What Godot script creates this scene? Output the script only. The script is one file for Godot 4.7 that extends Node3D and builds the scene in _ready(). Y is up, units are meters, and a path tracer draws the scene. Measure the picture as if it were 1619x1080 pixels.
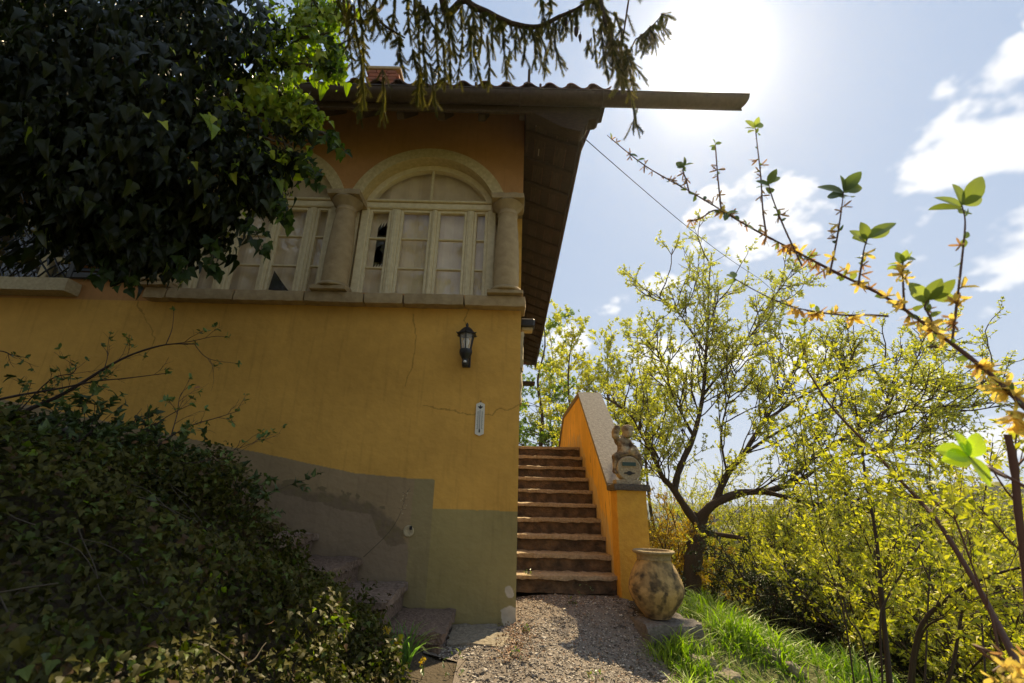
extends Node3D

# ---------------------------------------------------------------- mesh builder
class MB:
	var v := PackedVector3Array()
	var n := PackedVector3Array()
	var uv := PackedVector2Array()
	var c := PackedColorArray()
	var ix := PackedInt32Array()
	var col := Color.WHITE
	var use_uv := false
	var use_col := false

	func vert(p: Vector3, nn: Vector3, t := Vector2.ZERO) -> int:
		v.append(p)
		n.append(nn)
		uv.append(t)
		c.append(col)
		return v.size() - 1

	# a, b, c counterclockwise seen from outside
	func face(i: int, j: int, k: int) -> void:
		ix.append(i)
		ix.append(k)
		ix.append(j)

	func tri(a: Vector3, b: Vector3, d: Vector3) -> void:
		var nn := (b - a).cross(d - a).normalized()
		face(vert(a, nn), vert(b, nn), vert(d, nn))

	func quad(a: Vector3, b: Vector3, d: Vector3, e: Vector3) -> void:
		var nn := (d - a).cross(e - b).normalized()
		var i := vert(a, nn, Vector2(0, 1))
		vert(b, nn, Vector2(1, 1))
		vert(d, nn, Vector2(1, 0))
		vert(e, nn, Vector2(0, 0))
		face(i, i + 1, i + 2)
		face(i, i + 2, i + 3)

	func poly(pts: PackedVector3Array) -> void:  # convex, counterclockwise from outside
		var nn := (pts[1] - pts[0]).cross(pts[2] - pts[0]).normalized()
		var i := v.size()
		for p in pts:
			vert(p, nn)
		for k in range(1, pts.size() - 1):
			face(i, i + k, i + k + 1)

	func box(ctr: Vector3, size: Vector3, b := Basis(), bev := 0.0) -> void:
		var h := size * 0.5
		bev = minf(bev, minf(h.x, minf(h.y, h.z)) * 0.6)
		for ax in 3:
			var u := (ax + 1) % 3
			var w := (ax + 2) % 3
			for s in [-1.0, 1.0]:
				var q: Array = []
				for k in [[-1, -1], [1, -1], [1, 1], [-1, 1]]:
					var p := Vector3()
					p[ax] = s * h[ax]
					p[u] = k[0] * (h[u] - bev)
					p[w] = k[1] * (h[w] - bev)
					q.append(ctr + b * p)
				if s > 0:
					quad(q[0], q[1], q[2], q[3])
				else:
					quad(q[3], q[2], q[1], q[0])
		if bev > 0.0:
			for ax in 3:
				var u := (ax + 1) % 3
				var w := (ax + 2) % 3
				for su in [-1.0, 1.0]:
					for sw in [-1.0, 1.0]:
						var a := Vector3()
						var d := Vector3()
						a[u] = su * h[u]
						a[w] = sw * (h[w] - bev)
						d[u] = su * (h[u] - bev)
						d[w] = sw * h[w]
						var e := Vector3()
						e[ax] = h[ax] - bev
						if su * sw > 0:
							quad(ctr + b * (a - e), ctr + b * (d - e), ctr + b * (d + e), ctr + b * (a + e))
							# orientation: ax x (d-a) points outwards for su*sw>0
						else:
							quad(ctr + b * (d - e), ctr + b * (a - e), ctr + b * (a + e), ctr + b * (d + e))
			for sx in [-1.0, 1.0]:
				for sy in [-1.0, 1.0]:
					for sz in [-1.0, 1.0]:
						var a := Vector3(sx * h.x, sy * (h.y - bev), sz * (h.z - bev))
						var d := Vector3(sx * (h.x - bev), sy * h.y, sz * (h.z - bev))
						var e := Vector3(sx * (h.x - bev), sy * (h.y - bev), sz * h.z)
						if sx * sy * sz > 0:
							tri(ctr + b * a, ctr + b * d, ctr + b * e)
						else:
							tri(ctr + b * a, ctr + b * e, ctr + b * d)

	# box of rough stone: each face a grid, points pushed by noise
	func rough(ctr: Vector3, size: Vector3, seg: float, amp: float, fn: FastNoiseLite, b := Basis(), roundness := 0.02) -> void:
		var h := size * 0.5
		for ax in 3:
			var u := (ax + 1) % 3
			var w := (ax + 2) % 3
			var nu: int = maxi(1, int(ceil(size[u] / seg)))
			var nw: int = maxi(1, int(ceil(size[w] / seg)))
			for s in [-1.0, 1.0]:
				var start := v.size()
				for j in nw + 1:
					for i in nu + 1:
						var p := Vector3()
						p[ax] = s * h[ax]
						p[u] = h[u] * (2.0 * i / nu - 1.0)
						p[w] = h[w] * (2.0 * j / nw - 1.0)
						var inner := Vector3(clampf(p.x, -h.x + roundness, h.x - roundness), clampf(p.y, -h.y + roundness, h.y - roundness), clampf(p.z, -h.z + roundness, h.z - roundness))
						var away := (p - inner)
						if away.length() > 1e-5:
							p = inner + away.normalized() * roundness
						var g := (ctr + b * p) * 1.0
						p += Vector3(fn.get_noise_3d(g.x, g.y, g.z), fn.get_noise_3d(g.x + 31.0, g.y, g.z), fn.get_noise_3d(g.x, g.y + 57.0, g.z)) * amp
						vert(ctr + b * p, Vector3.UP)
				for j in nw:
					for i in nu:
						var k := start + j * (nu + 1) + i
						if s > 0:
							face(k, k + 1, k + nu + 2)
							face(k, k + nu + 2, k + nu + 1)
						else:
							face(k, k + nu + 2, k + 1)
							face(k, k + nu + 1, k + nu + 2)
				smooth_from(start)

	func smooth_from(start: int) -> void:
		for i in range(start, n.size()):
			n[i] = Vector3.ZERO
		for t in range(0, ix.size(), 3):
			if ix[t] < start:
				continue
			var a := v[ix[t]]
			var nn := (v[ix[t + 2]] - a).cross(v[ix[t + 1]] - a)
			for k in 3:
				n[ix[t + k]] += nn
		for i in range(start, n.size()):
			n[i] = n[i].normalized() if n[i].length() > 1e-12 else Vector3.UP

	func tube(pts: PackedVector3Array, rads: PackedFloat32Array, sides := 6, caps := true) -> void:
		var m := pts.size()
		if m < 2:
			return
		var d0 := (pts[1] - pts[0]).normalized()
		var u := d0.cross(Vector3.UP if absf(d0.y) < 0.9 else Vector3.RIGHT).normalized()
		var start := v.size()
		for i in m:
			var d := (pts[mini(i + 1, m - 1)] - pts[maxi(i - 1, 0)]).normalized()
			u = (u - d * u.dot(d)).normalized()
			var w := d.cross(u)
			for k in sides:
				var a := TAU * k / sides
				var o := u * cos(a) + w * sin(a)
				vert(pts[i] + o * rads[i], o)
		for i in m - 1:
			for k in sides:
				var a := start + i * sides + k
				var b := start + i * sides + (k + 1) % sides
				face(a, b, b + sides)
				face(a, b + sides, a + sides)
		if caps:
			var e := (pts[m - 1] - pts[m - 2]).normalized()
			var k0 := vert(pts[m - 1], e)
			var k1 := vert(pts[0], -d0)
			for k in sides:
				face(k0, start + (m - 1) * sides + k, start + (m - 1) * sides + (k + 1) % sides)
				face(k1, start + (k + 1) % sides, start + k)

	# profile of (radius, height) from bottom to top; surface turned about the y axis
	func lathe(prof: PackedVector2Array, ctr: Vector3, seg := 32, wob: FastNoiseLite = null, amp := 0.0, turn := 0.0) -> void:
		var start := v.size()
		var m := prof.size()
		for i in m:
			for k in seg + 1:
				var a := TAU * (k % seg) / seg + turn
				var r := prof[i].x
				var p := Vector3(cos(a) * r, prof[i].y, sin(a) * r)
				if wob:
					p += Vector3(cos(a), 0.2, sin(a)) * wob.get_noise_3d(p.x, p.y, p.z) * amp
				var t := prof[mini(i + 1, m - 1)] - prof[maxi(i - 1, 0)]
				var nn := Vector3(cos(a) * t.y, -t.x, sin(a) * t.y)
				vert(ctr + p, nn.normalized() if nn.length() > 1e-9 else Vector3.UP, Vector2(float(k) / seg, float(i) / (m - 1)))
		for i in m - 1:
			for k in seg:
				var a := start + i * (seg + 1) + k
				face(a, a + seg + 1, a + seg + 2)
				face(a, a + seg + 2, a + 1)

	# outline in the plane of x and y (counterclockwise from +z), pulled from z0 (back) to z1 (front)
	func prism(outline: PackedVector2Array, z0: float, z1: float, b := Transform3D()) -> void:
		var tr := Geometry2D.triangulate_polygon(outline)
		for t in range(0, tr.size(), 3):
			var p := [outline[tr[t]], outline[tr[t + 1]], outline[tr[t + 2]]]
			if (p[1] - p[0]).cross(p[2] - p[0]) < 0:
				p.reverse()
			tri(b * Vector3(p[0].x, p[0].y, z1), b * Vector3(p[1].x, p[1].y, z1), b * Vector3(p[2].x, p[2].y, z1))
			tri(b * Vector3(p[2].x, p[2].y, z0), b * Vector3(p[1].x, p[1].y, z0), b * Vector3(p[0].x, p[0].y, z0))
		for i in outline.size():
			var a := outline[i]
			var d := outline[(i + 1) % outline.size()]
			quad(b * Vector3(a.x, a.y, z1), b * Vector3(a.x, a.y, z0), b * Vector3(d.x, d.y, z0), b * Vector3(d.x, d.y, z1))

	func mesh(off := Vector3.ZERO) -> ArrayMesh:
		var arr := []
		arr.resize(Mesh.ARRAY_MAX)
		var w := v.duplicate()
		if off != Vector3.ZERO:
			for i in w.size():
				w[i] += off
		arr[Mesh.ARRAY_VERTEX] = w
		arr[Mesh.ARRAY_NORMAL] = n
		if use_uv:
			arr[Mesh.ARRAY_TEX_UV] = uv
		if use_col:
			arr[Mesh.ARRAY_COLOR] = c
		arr[Mesh.ARRAY_INDEX] = ix
		var m := ArrayMesh.new()
		m.add_surface_from_arrays(Mesh.PRIMITIVE_TRIANGLES, arr)
		return m

# ---------------------------------------------------------------- scene helpers
const EYE := Vector3(0, 0.87, 0)
const PITCH := 19.15
const ROLL := 1.4
var rng := RandomNumberGenerator.new()
var fbm := FastNoiseLite.new()
var fine := FastNoiseLite.new()
var names := {}
var M := {}

func numbered(parent: Node, called: String) -> String:
	var key := str(parent.get_instance_id()) + called
	var k: int = names.get(key, 0)
	names[key] = k + 1
	return called if k == 0 else "%s_%03d" % [called, k]

func origin_of(o: Node) -> Vector3:
	var p := Vector3.ZERO
	while o != self and o is Node3D:
		p += o.position
		o = o.get_parent()
	return p

func tag(o: Node, label: String, category: String, group := "", kind := "") -> Node:
	if label:
		o.set_meta("label", label)
	if category:
		o.set_meta("category", category)
	if group:
		o.set_meta("group", group)
	if kind:
		o.set_meta("kind", kind)
	return o

func thing(called: String, at_: Vector3, label: String, category: String, group := "") -> Node3D:
	var o := Node3D.new()
	o.name = numbered(self, called)
	add_child(o, true)
	o.position = at_
	tag(o, label, category, group)
	return o

# commits a builder whose points are world positions as ONE mesh under parent
func part(parent: Node, called: String, b: MB, m: Material, kind := "") -> MeshInstance3D:
	var o := MeshInstance3D.new()
	o.name = numbered(parent, called)
	o.mesh = b.mesh(-origin_of(parent))
	o.material_override = m
	parent.add_child(o, true)
	if kind:
		o.set_meta("kind", kind)
	return o

func put_mesh(parent: Node, called: String, mesh: Mesh, m: Material, tf: Transform3D) -> MeshInstance3D:
	var o := MeshInstance3D.new()
	o.name = numbered(parent, called)
	o.mesh = mesh
	o.material_override = m
	parent.add_child(o, true)
	o.transform = Transform3D(tf.basis, tf.origin - origin_of(parent))
	return o

func scatter(parent: Node, called: String, mesh: Mesh, m: Material, tfs: Array, cols: PackedColorArray) -> MultiMeshInstance3D:
	var mm := MultiMesh.new()
	mm.transform_format = MultiMesh.TRANSFORM_3D
	mm.use_colors = true
	mm.mesh = mesh
	mm.instance_count = tfs.size()
	var off := origin_of(parent)
	for i in tfs.size():
		var t: Transform3D = tfs[i]
		t.origin -= off
		mm.set_instance_transform(i, t)
		mm.set_instance_color(i, cols[i])
	var o := MultiMeshInstance3D.new()
	o.name = numbered(parent, called)
	o.multimesh = mm
	o.material_override = m
	parent.add_child(o, true)
	o.set_meta("kind", "stuff")
	return o

func struct(called: String, b: MB, m: Material) -> MeshInstance3D:
	return part(self, called, b, m, "structure")

# the direction in which the photograph (1619 pixels wide) shows a point, and the point itself at a distance in front of the camera
func ray(u: float, v: float) -> Vector3:
	var a := (u - 809.5) / 720.0
	var b := (540.0 - v) / 720.0
	var r := deg_to_rad(ROLL)
	var p := deg_to_rad(PITCH)
	var x := a * cos(r) - b * sin(r)
	var y := a * sin(r) + b * cos(r)
	return Vector3(x, sin(p) + y * cos(p), -(cos(p) - y * sin(p)))

func at(u: float, v: float, depth: float) -> Vector3:
	var d := ray(u, v)
	return EYE + d * (depth / -d.z)

func lin(r: float, g: float, b: float) -> Color:
	return Color(r, g, b).linear_to_srgb()

func noise_tex(seed_: int, freq: float, oct: int, lo: Color, hi: Color, size := 512, type := FastNoiseLite.TYPE_SIMPLEX_SMOOTH, mid := -1.0) -> NoiseTexture2D:
	var f := FastNoiseLite.new()
	f.seed = seed_
	f.noise_type = type
	f.frequency = freq
	f.fractal_octaves = oct
	var t := NoiseTexture2D.new()
	t.width = size
	t.height = size
	t.seamless = true
	t.noise = f
	var g := Gradient.new()
	g.set_color(0, lo)
	g.set_color(1, hi)
	if mid >= 0.0:
		g.set_offset(0, maxf(0.0, mid - 0.15))
		g.set_offset(1, minf(1.0, mid + 0.15))
	t.color_ramp = g
	return t

func height_tex(seed_: int, freq: float, oct: int, size := 512, type := FastNoiseLite.TYPE_SIMPLEX_SMOOTH) -> NoiseTexture2D:
	return noise_tex(seed_, freq, oct, Color.BLACK, Color.WHITE, size, type)

# colour between two linear tones in patches, relief, triplanar in world space
func mat(lo: Color, hi: Color, freq: float, scale: float, rough: float, bump: Texture2D = null, bump_cm := 0.3, seed_ := 1, mid := -1.0) -> StandardMaterial3D:
	var m := StandardMaterial3D.new()
	m.albedo_texture = noise_tex(seed_, freq, 5, lo.linear_to_srgb(), hi.linear_to_srgb(), 512, FastNoiseLite.TYPE_SIMPLEX_SMOOTH, mid)
	m.roughness = rough
	m.metallic_specular = 0.35
	m.uv1_triplanar = true
	m.uv1_world_triplanar = true
	m.uv1_scale = Vector3.ONE * scale
	if bump:
		m.heightmap_enabled = true
		m.heightmap_texture = bump
		m.heightmap_scale = bump_cm
	return m

func plain(c: Color, rough := 0.7, metal := 0.0) -> StandardMaterial3D:
	var m := StandardMaterial3D.new()
	m.albedo_color = c.linear_to_srgb()
	m.roughness = rough
	m.metallic = metal
	return m

func leafy(tint: Color, back: Color, rough := 0.5, vc := true) -> StandardMaterial3D:
	var m := StandardMaterial3D.new()
	m.albedo_color = tint
	m.vertex_color_use_as_albedo = vc
	m.roughness = rough
	m.backlight_enabled = true
	m.backlight = back
	return m

# ---------------------------------------------------------------- sky
func sky_image() -> Image:
	var w := 2048
	var h := 1024
	var im := Image.create(w, h, false, Image.FORMAT_RGBF)
	var sun := ray(1112, 92).normalized()
	var cf := FastNoiseLite.new()
	cf.seed = 11
	cf.frequency = 5.0
	cf.fractal_octaves = 6
	cf.fractal_gain = 0.56
	# clouds of the photograph: where they lie, half width, half height, strength
	var cl := [
		[1560, 255, 125, 80, 0.75], [1500, 215, 80, 40, 0.3], [1590, 150, 75, 55, 0.5], [1480, 350, 90, 60, 0.35], [1325, 352, 75, 40, 0.55], [1175, 350, 85, 50, 0.5],
		[1025, 455, 52, 24, 0.6], [945, 525, 75, 32, 0.5], [1010, 570, 85, 32, 0.55], [880, 590, 50, 30, 0.3], [1075, 500, 35, 12, 0.4], [1032, 398, 16, 9, 0.4],
		[1560, 500, 14, 10, 0.3], [1560, 700, 110, 45, 0.5], [1240, 560, 90, 40, 0.35], [1400, 650, 120, 50, 0.4], [1700, 300, 160, 100, 0.5], [1180, 640, 80, 40, 0.4],
	]
	var dirs := []
	for k in cl:
		var d := ray(k[0], k[1]).normalized()
		var ex := d.cross(Vector3.UP).normalized()
		var ey := ex.cross(d).normalized()
		var px := 720.0 * sqrt(1.0 + pow((k[0] - 809.5) / 720.0, 2) + pow((k[1] - 540.0) / 720.0, 2))
		dirs.append([d, ex, ey, k[2] / px * 1.15, k[3] / px * 1.15, k[4]])
	for j in h:
		var up := PI * (0.5 - (j + 0.5) / h)
		if up < -0.02:
			break
		var y := sin(up)
		var cy := cos(up)
		var t := pow(1.0 - maxf(y, 0.0), 2.2)
		var base := Color(0.235, 0.315, 0.455).lerp(Color(0.42, 0.48, 0.565), t)
		for i in w:
			var az := wrapf((i + 0.5) / w * TAU, -PI, PI)
			var d := Vector3(sin(az) * cy, y, -cos(az) * cy)
			var ang := acos(clampf(d.dot(sun), -1, 1)) * 57.3
			var glow := 12.0 * exp(-ang / 1.25) + 0.12 * exp(-ang / 5.0) + 0.03 * exp(-ang / 30.0)
			var c := base + Color(1.0, 0.98, 0.93) * glow
			var m := 0.0
			for q in dirs:
				var dd: float = d.dot(q[0])
				if dd > 0.8:
					var ax: float = d.dot(q[1]) / q[3]
					var ay: float = d.dot(q[2]) / q[4]
					var r2 := ax * ax + ay * ay
					if r2 < 4.0:
						m = maxf(m, q[5] * (1.0 - r2 * 0.62))
			# the rest of the sky carries the same scattered clouds
			if d.z > -0.25 or absf(az) > 1.0:
				m = maxf(m, 0.12 * smoothstep(0.02, 0.2, y))
			if m > -0.5:
				var nz := cf.get_noise_3d(d.x, d.y * 1.7, d.z)
				var cov := smoothstep(0.26, 0.56, nz * 1.15 + m * 0.95)
				if cov > 0.0 and m > 0.0:
					c = c.lerp(Color(0.66, 0.67, 0.685) + Color(1, 1, 1) * glow * 0.6, cov * 0.82)
			im.set_pixel(i, j, c)
	im.fill_rect(Rect2i(0, 530, w, h - 530), Color(0.16, 0.17, 0.12))
	return im

# ---------------------------------------------------------------- terrain
func lerp_list(x: float, pts: Array) -> float:
	if x <= pts[0].x:
		return pts[0].y
	for i in range(1, pts.size()):
		if x < pts[i].x:
			var t: float = (x - pts[i - 1].x) / (pts[i].x - pts[i - 1].x)
			return lerpf(pts[i - 1].y, pts[i].y, t)
	return pts[pts.size() - 1].y

var bank_line := [Vector2(-4.2, 1.28), Vector2(-3.2, 1.18), Vector2(-2.5, 1.06), Vector2(-1.9, 0.92), Vector2(-1.45, 0.68), Vector2(-1.1, 0.38), Vector2(-0.8, 0.12), Vector2(-0.5, -0.02), Vector2(-0.3, -0.04)]
var drop_line := [Vector2(1.3, 0), Vector2(1.6, -0.1), Vector2(2.6, -0.38), Vector2(4.0, -0.95), Vector2(7, -2.6), Vector2(14, -6.5), Vector2(40, -20), Vector2(90, -26), Vector2(170, -14), Vector2(300, 10), Vector2(400, 14), Vector2(3000, 14)]

func ground_y(x: float, z: float) -> float:
	var y := 0.0
	if x < -0.3:
		var near := smoothstep(-3.28, -3.0, z)
		var decl := lerpf(0.8, 1.0, smoothstep(-0.4, -2.4, z))
		var steps := lerp_list(x, [Vector2(-2.4, 0.62), Vector2(-1.15, 0.2), Vector2(-0.4, -0.06)])
		y = lerpf(steps, lerp_list(x + 0.13 * smoothstep(-1.9, -3.1, z), bank_line) * decl, near)
		if z < -3.9:
			y = lerpf(y, 0.0, smoothstep(-4.1, -8.0, z))
	if x > -0.3 and x < 1.3:
		y = -0.055 * smoothstep(0.5, -0.2, x) - 0.29 * smoothstep(0.05, 1.1, x) * smoothstep(-4.75, -3.7, z) * smoothstep(0.5, -1.5, z)
	if x > 1.3:
		var far := Vector2(x, minf(0.0, z + 4.0) * 0.35).length() if z < -4 else x
		y = lerp_list(far, drop_line) - 0.29 * smoothstep(-4.75, -3.7, z) * smoothstep(0.5, -1.5, z) * smoothstep(3.5, 1.6, x)
	if z < -12.0 and x <= 1.3:
		var k := smoothstep(1.3, -6.0, x)
		y = lerpf(lerp_list(maxf(1.3, (-z - 12.0) * 0.5), drop_line), 0.0, k * smoothstep(300, 20, -z))
	if x * x + z * z < 3000:
		y += fbm.get_noise_2d(x * 1.6, z * 1.6) * 0.04 * smoothstep(0.9, 2.0, absf(x - 0.3)) + fine.get_noise_2d(x, z) * 0.008
	elif x > 0 or z < -30:
		y += fbm.get_noise_2d(x * 0.012, z * 0.012) * 6.0 * smoothstep(60, 300, Vector2(x, z).length())
	return y

func build_ground() -> void:
	var b := MB.new()
	b.use_col = true
	var rings := 134
	var seg := 200
	b.vert(Vector3(0, ground_y(0, 0), 0), Vector3.UP)
	for i in rings:
		var r := 0.25 * pow(1.057, i)
		for k in seg:
			var a := TAU * k / seg
			var x := cos(a) * r
			var z := sin(a) * r
			var soil := Color(0.10, 0.075, 0.05)
			var grass := Color(0.13, 0.15, 0.03)
			var g := smoothstep(1.2, 1.6, x) * (0.6 + 0.4 * fbm.get_noise_2d(x * 3, z * 3))
			if r > 14.0:
				g = 1.0
			var c := soil.lerp(grass, clampf(g, 0, 1))
			if r > 60.0:
				c = Color(0.08, 0.105, 0.03).lerp(Color(0.16, 0.165, 0.05), clampf(0.5 + fbm.get_noise_2d(x * 0.06, z * 0.06) * 1.2, 0, 1))
			b.col = c
			b.vert(Vector3(x, ground_y(x, z), z), Vector3.UP)
	for k in seg:
		b.face(0, 1 + (k + 1) % seg, 1 + k)
	for i in rings - 1:
		for k in seg:
			var a := 1 + i * seg + k
			var d := 1 + i * seg + (k + 1) % seg
			b.face(a, d, d + seg)
			b.face(a, d + seg, a + seg)
	b.smooth_from(0)
	var m := mat(Color(0.7, 0.7, 0.7), Color(1, 1, 1), 0.03, 1.3, 0.95, height_tex(5, 0.05, 5), 1.2, 8)
	m.vertex_color_use_as_albedo = true
	struct("ground", b, m)

	# gravel path: a bed and loose pebbles on it
	var g := MB.new()
	var xs := 60
	var zs := 110
	for j in zs + 1:
		for i in xs + 1:
			var z := lerpf(1.2, -4.97, float(j) / zs)
			var l := -0.42 + 0.08 * sin(z * 2.3) if z > -3.9 else 0.085
			if z > -3.2 and z < -1.0:
				l = lerpf(-0.28, -0.2, (z + 3.2) / 2.2)
			var r := 1.12 + 0.1 * sin(z * 1.7 + 1.0) if z > -4.5 else 1.12
			var x := lerpf(l, r, float(i) / xs)
			g.vert(Vector3(x, ground_y(x, z) + 0.012 + fine.get_noise_2d(x * 6, z * 6) * 0.006, z), Vector3.UP)
	for j in zs:
		for i in xs:
			var a := j * (xs + 1) + i
			g.face(a, a + 1, a + xs + 2)
			g.face(a, a + xs + 2, a + xs + 1)
	g.smooth_from(0)
	struct("gravel_path", g, mat(Color(0.15, 0.12, 0.095), Color(0.29, 0.245, 0.20), 0.12, 2.2, 0.95, height_tex(7, 0.14, 3), 0.5, 4))
	var pb := MB.new()
	pb.rough(Vector3.ZERO, Vector3(1, 0.42, 0.8), 0.5, 0.3, fine, Basis(), 0.2)
	var tf := []
	var cols := PackedColorArray()
	for i in 34000:
		var z := -4.95 + 4.6 * pow(rng.randf(), 0.8)
		var x := rng.randf_range(-0.4, 1.15)
		if z < -3.95 and x < 0.1 or z > -3.2 and z < -1.0 and x < -0.24 + 0.05 * rng.randf():
			continue
		var s := rng.randf_range(0.005, 0.016) * (1.0 + 1.0 * float(rng.randf() > 0.95))
		var p := Vector3(x, ground_y(x, z) + 0.012 + s * 0.18, z)
		tf.append(Transform3D(Basis.from_euler(Vector3(rng.randf_range(-0.25, 0.25), rng.randf() * TAU, rng.randf_range(-0.25, 0.25))).scaled(Vector3.ONE * s), p))
		var t := rng.randf()
		cols.append(Color(0.11, 0.088, 0.07).lerp(Color(0.60, 0.53, 0.44), pow(t, 2.2)))
	var pm := plain(Color.WHITE, 0.85)
	pm.vertex_color_use_as_albedo = true
	var peb := scatter(self, "gravel", pb.mesh(), pm, tf, cols)
	tag(peb, "loose grey gravel spread over the path to the stairs", "gravel")

# ---------------------------------------------------------------- the house
const WX := 0.08
const SPRING := 3.80
const ARC_Y := 3.605
const R_OUT := 0.842
const R_IN := 0.727
const ARCH_X := [-0.915, -2.585]

func dist_seg(p: Vector2, a: Vector2, b: Vector2) -> float:
	var d := b - a
	var t := clampf((p - a).dot(d) / d.length_squared(), 0, 1)
	return p.distance_to(a + d * t)

func wall_image() -> Image:
	# paint, old render, cracks and stains of the front wall, 6 mm a pixel; x from -6.2 to 0.1, y from -0.4 to 5.2
	var w := 1050
	var h := 934
	var im := Image.create(w, h, false, Image.FORMAT_RGB8)
	var n1 := FastNoiseLite.new()
	n1.seed = 21
	n1.frequency = 1.1
	n1.fractal_octaves = 5
	var n2 := FastNoiseLite.new()
	n2.seed = 22
	n2.frequency = 7.0
	n2.fractal_octaves = 4
	var top := [Vector2(-6.2, 1.9), Vector2(-2.87, 1.32), Vector2(-2.08, 1.19), Vector2(-1.30, 1.05), Vector2(-0.77, 1.018), Vector2(-0.62, 1.016)]
	var rough := [Vector2(-3.4, 1.2), Vector2(-2.26, 1.04), Vector2(-2.06, 1.0), Vector2(-1.66, 0.94), Vector2(-1.4, 0.89), Vector2(-1.12, 0.84), Vector2(-0.95, 0.72), Vector2(-0.87, 0.64), Vector2(-0.79, 0.5)]
	var crack := [Vector2(-2.13, 0.92), Vector2(-1.88, 0.88), Vector2(-1.54, 0.81), Vector2(-1.3, 0.75), Vector2(-1.12, 0.73), Vector2(-1.05, 0.59), Vector2(-0.96, 0.51), Vector2(-0.76, 0.51)]
	var cracks := [[Vector2(-0.95, 2.5), Vector2(-0.89, 2.3), Vector2(-0.90, 2.02), Vector2(-0.95, 1.81)], [Vector2(-0.78, 1.63), Vector2(-0.6, 1.62), Vector2(-0.37, 1.57), Vector2(-0.15, 1.57), Vector2(-0.12, 1.62), Vector2(0.0, 1.62), Vector2(0.08, 1.67)], [Vector2(-0.43, 2.58), Vector2(-0.45, 2.46), Vector2(-0.42, 2.38)], [Vector2(-3.6, 2.6), Vector2(-3.3, 2.2), Vector2(-3.35, 2.0)]]
	for j in h:
		var y := 5.2 - (j + 0.5) * 0.006
		for i in w:
			var x := -6.2 + (i + 0.5) * 0.006
			var a := n1.get_noise_2d(x, y)
			var b := n2.get_noise_2d(x, y)
			var c: Color
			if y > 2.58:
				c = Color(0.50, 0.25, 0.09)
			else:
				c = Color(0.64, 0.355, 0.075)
			var yb: float = lerp_list(x, top) if x < -0.62 else 0.787 - (x + 0.62) * 0.012
			if y < yb + b * 0.004:
				if x > -0.62:
					c = Color(0.35, 0.275, 0.11)
				elif x > -0.79 + 0.01 * b:
					c = Color(0.30, 0.235, 0.11)
				else:
					c = Color(0.33, 0.235, 0.125)
					var yr := lerp_list(x, rough) + 0.05 * b + 0.03 * a
					if y < yr:
						var yc := lerp_list(x, crack)
						c = c.lerp(Color(0.185, 0.135, 0.085) if y > yc + 0.03 * b else Color(0.27, 0.20, 0.13), clampf((yr - y) * 16.0, 0.0, 0.85))
						if b > 0.12 and y > yc:
							c = Color(0.2, 0.15, 0.08)
			c = c * (1.0 + 0.16 * a + 0.07 * b)
			# rain streaks and grime
			var st := n2.get_noise_2d(x * 2.2, y * 0.16 + 40.0)
			if st > 0.2:
				c = c.lerp(c * 0.78, (st - 0.2) * 1.1)
			if y < 0.35:
				c = c.lerp(Color(0.2, 0.17, 0.1), (0.35 - y) * 0.9 * clampf(0.5 + a * 1.5, 0, 1))
			# fallen render at the corner
			var p1 := Vector2(x - 0.035, (y + 0.0) * 0.62).length() + b * 0.025
			if p1 < 0.065 or Vector2(x - 0.03, y - 0.185).length() + b * 0.03 < 0.035:
				c = Color(0.58, 0.49, 0.36) * (1.0 + 0.25 * b)
			for cr in cracks:
				for q in cr.size() - 1:
					var aa: Vector2 = cr[q]
					if absf(x - aa.x) < 0.35 and absf(y - aa.y) < 0.45:
						if dist_seg(Vector2(x + 0.02 * b, y + 0.02 * b), aa, cr[q + 1]) < 0.0045:
							c = c * 0.62
			im.set_pixel(i, j, Color(c.r, c.g, c.b).linear_to_srgb())
	return im

func arch_h(x: float, r: float) -> float:  # lower edge of the wall over an opening, or the sill height at the piers
	for ax in ARCH_X + [-4.255]:
		var dx: float = absf(x - ax)
		if dx < r:
			var y := ARC_Y + sqrt(r * r - dx * dx)
			return maxf(y, SPRING)
	return SPRING

func arc_band(b: MB, cx: float, r0: float, r1: float, z0: float, z1: float, y_from := SPRING) -> void:
	var a0 := asin((y_from - ARC_Y) / r1)
	var a1 := PI - a0
	var s := 40
	for k in s:
		var u := lerpf(a0, a1, float(k) / s)
		var w := lerpf(a0, a1, float(k + 1) / s)
		var cu := Vector3(cos(u), sin(u), 0)
		var cw := Vector3(cos(w), sin(w), 0)
		var o := Vector3(cx, ARC_Y, 0)
		var f := Vector3(0, 0, z1)
		var k0 := Vector3(0, 0, z0)
		b.quad(o + cu * r0 + f, o + cu * r1 + f, o + cw * r1 + f, o + cw * r0 + f)
		b.quad(o + cw * r0 + k0, o + cw * r1 + k0, o + cu * r1 + k0, o + cu * r0 + k0)
		b.quad(o + cu * r1 + f, o + cu * r1 + k0, o + cw * r1 + k0, o + cw * r1 + f)
		b.quad(o + cw * r0 + f, o + cw * r0 + k0, o + cu * r0 + k0, o + cu * r0 + f)
	for e in [a0, a1]:
		var cu := Vector3(cos(e), sin(e), 0)
		var o := Vector3(cx, ARC_Y, 0)
		var q := [o + cu * r0 + Vector3(0, 0, z0), o + cu * r1 + Vector3(0, 0, z0), o + cu * r1 + Vector3(0, 0, z1), o + cu * r0 + Vector3(0, 0, z1)]
		if e == a1:
			q.reverse()
		b.quad(q[0], q[1], q[2], q[3])

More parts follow.
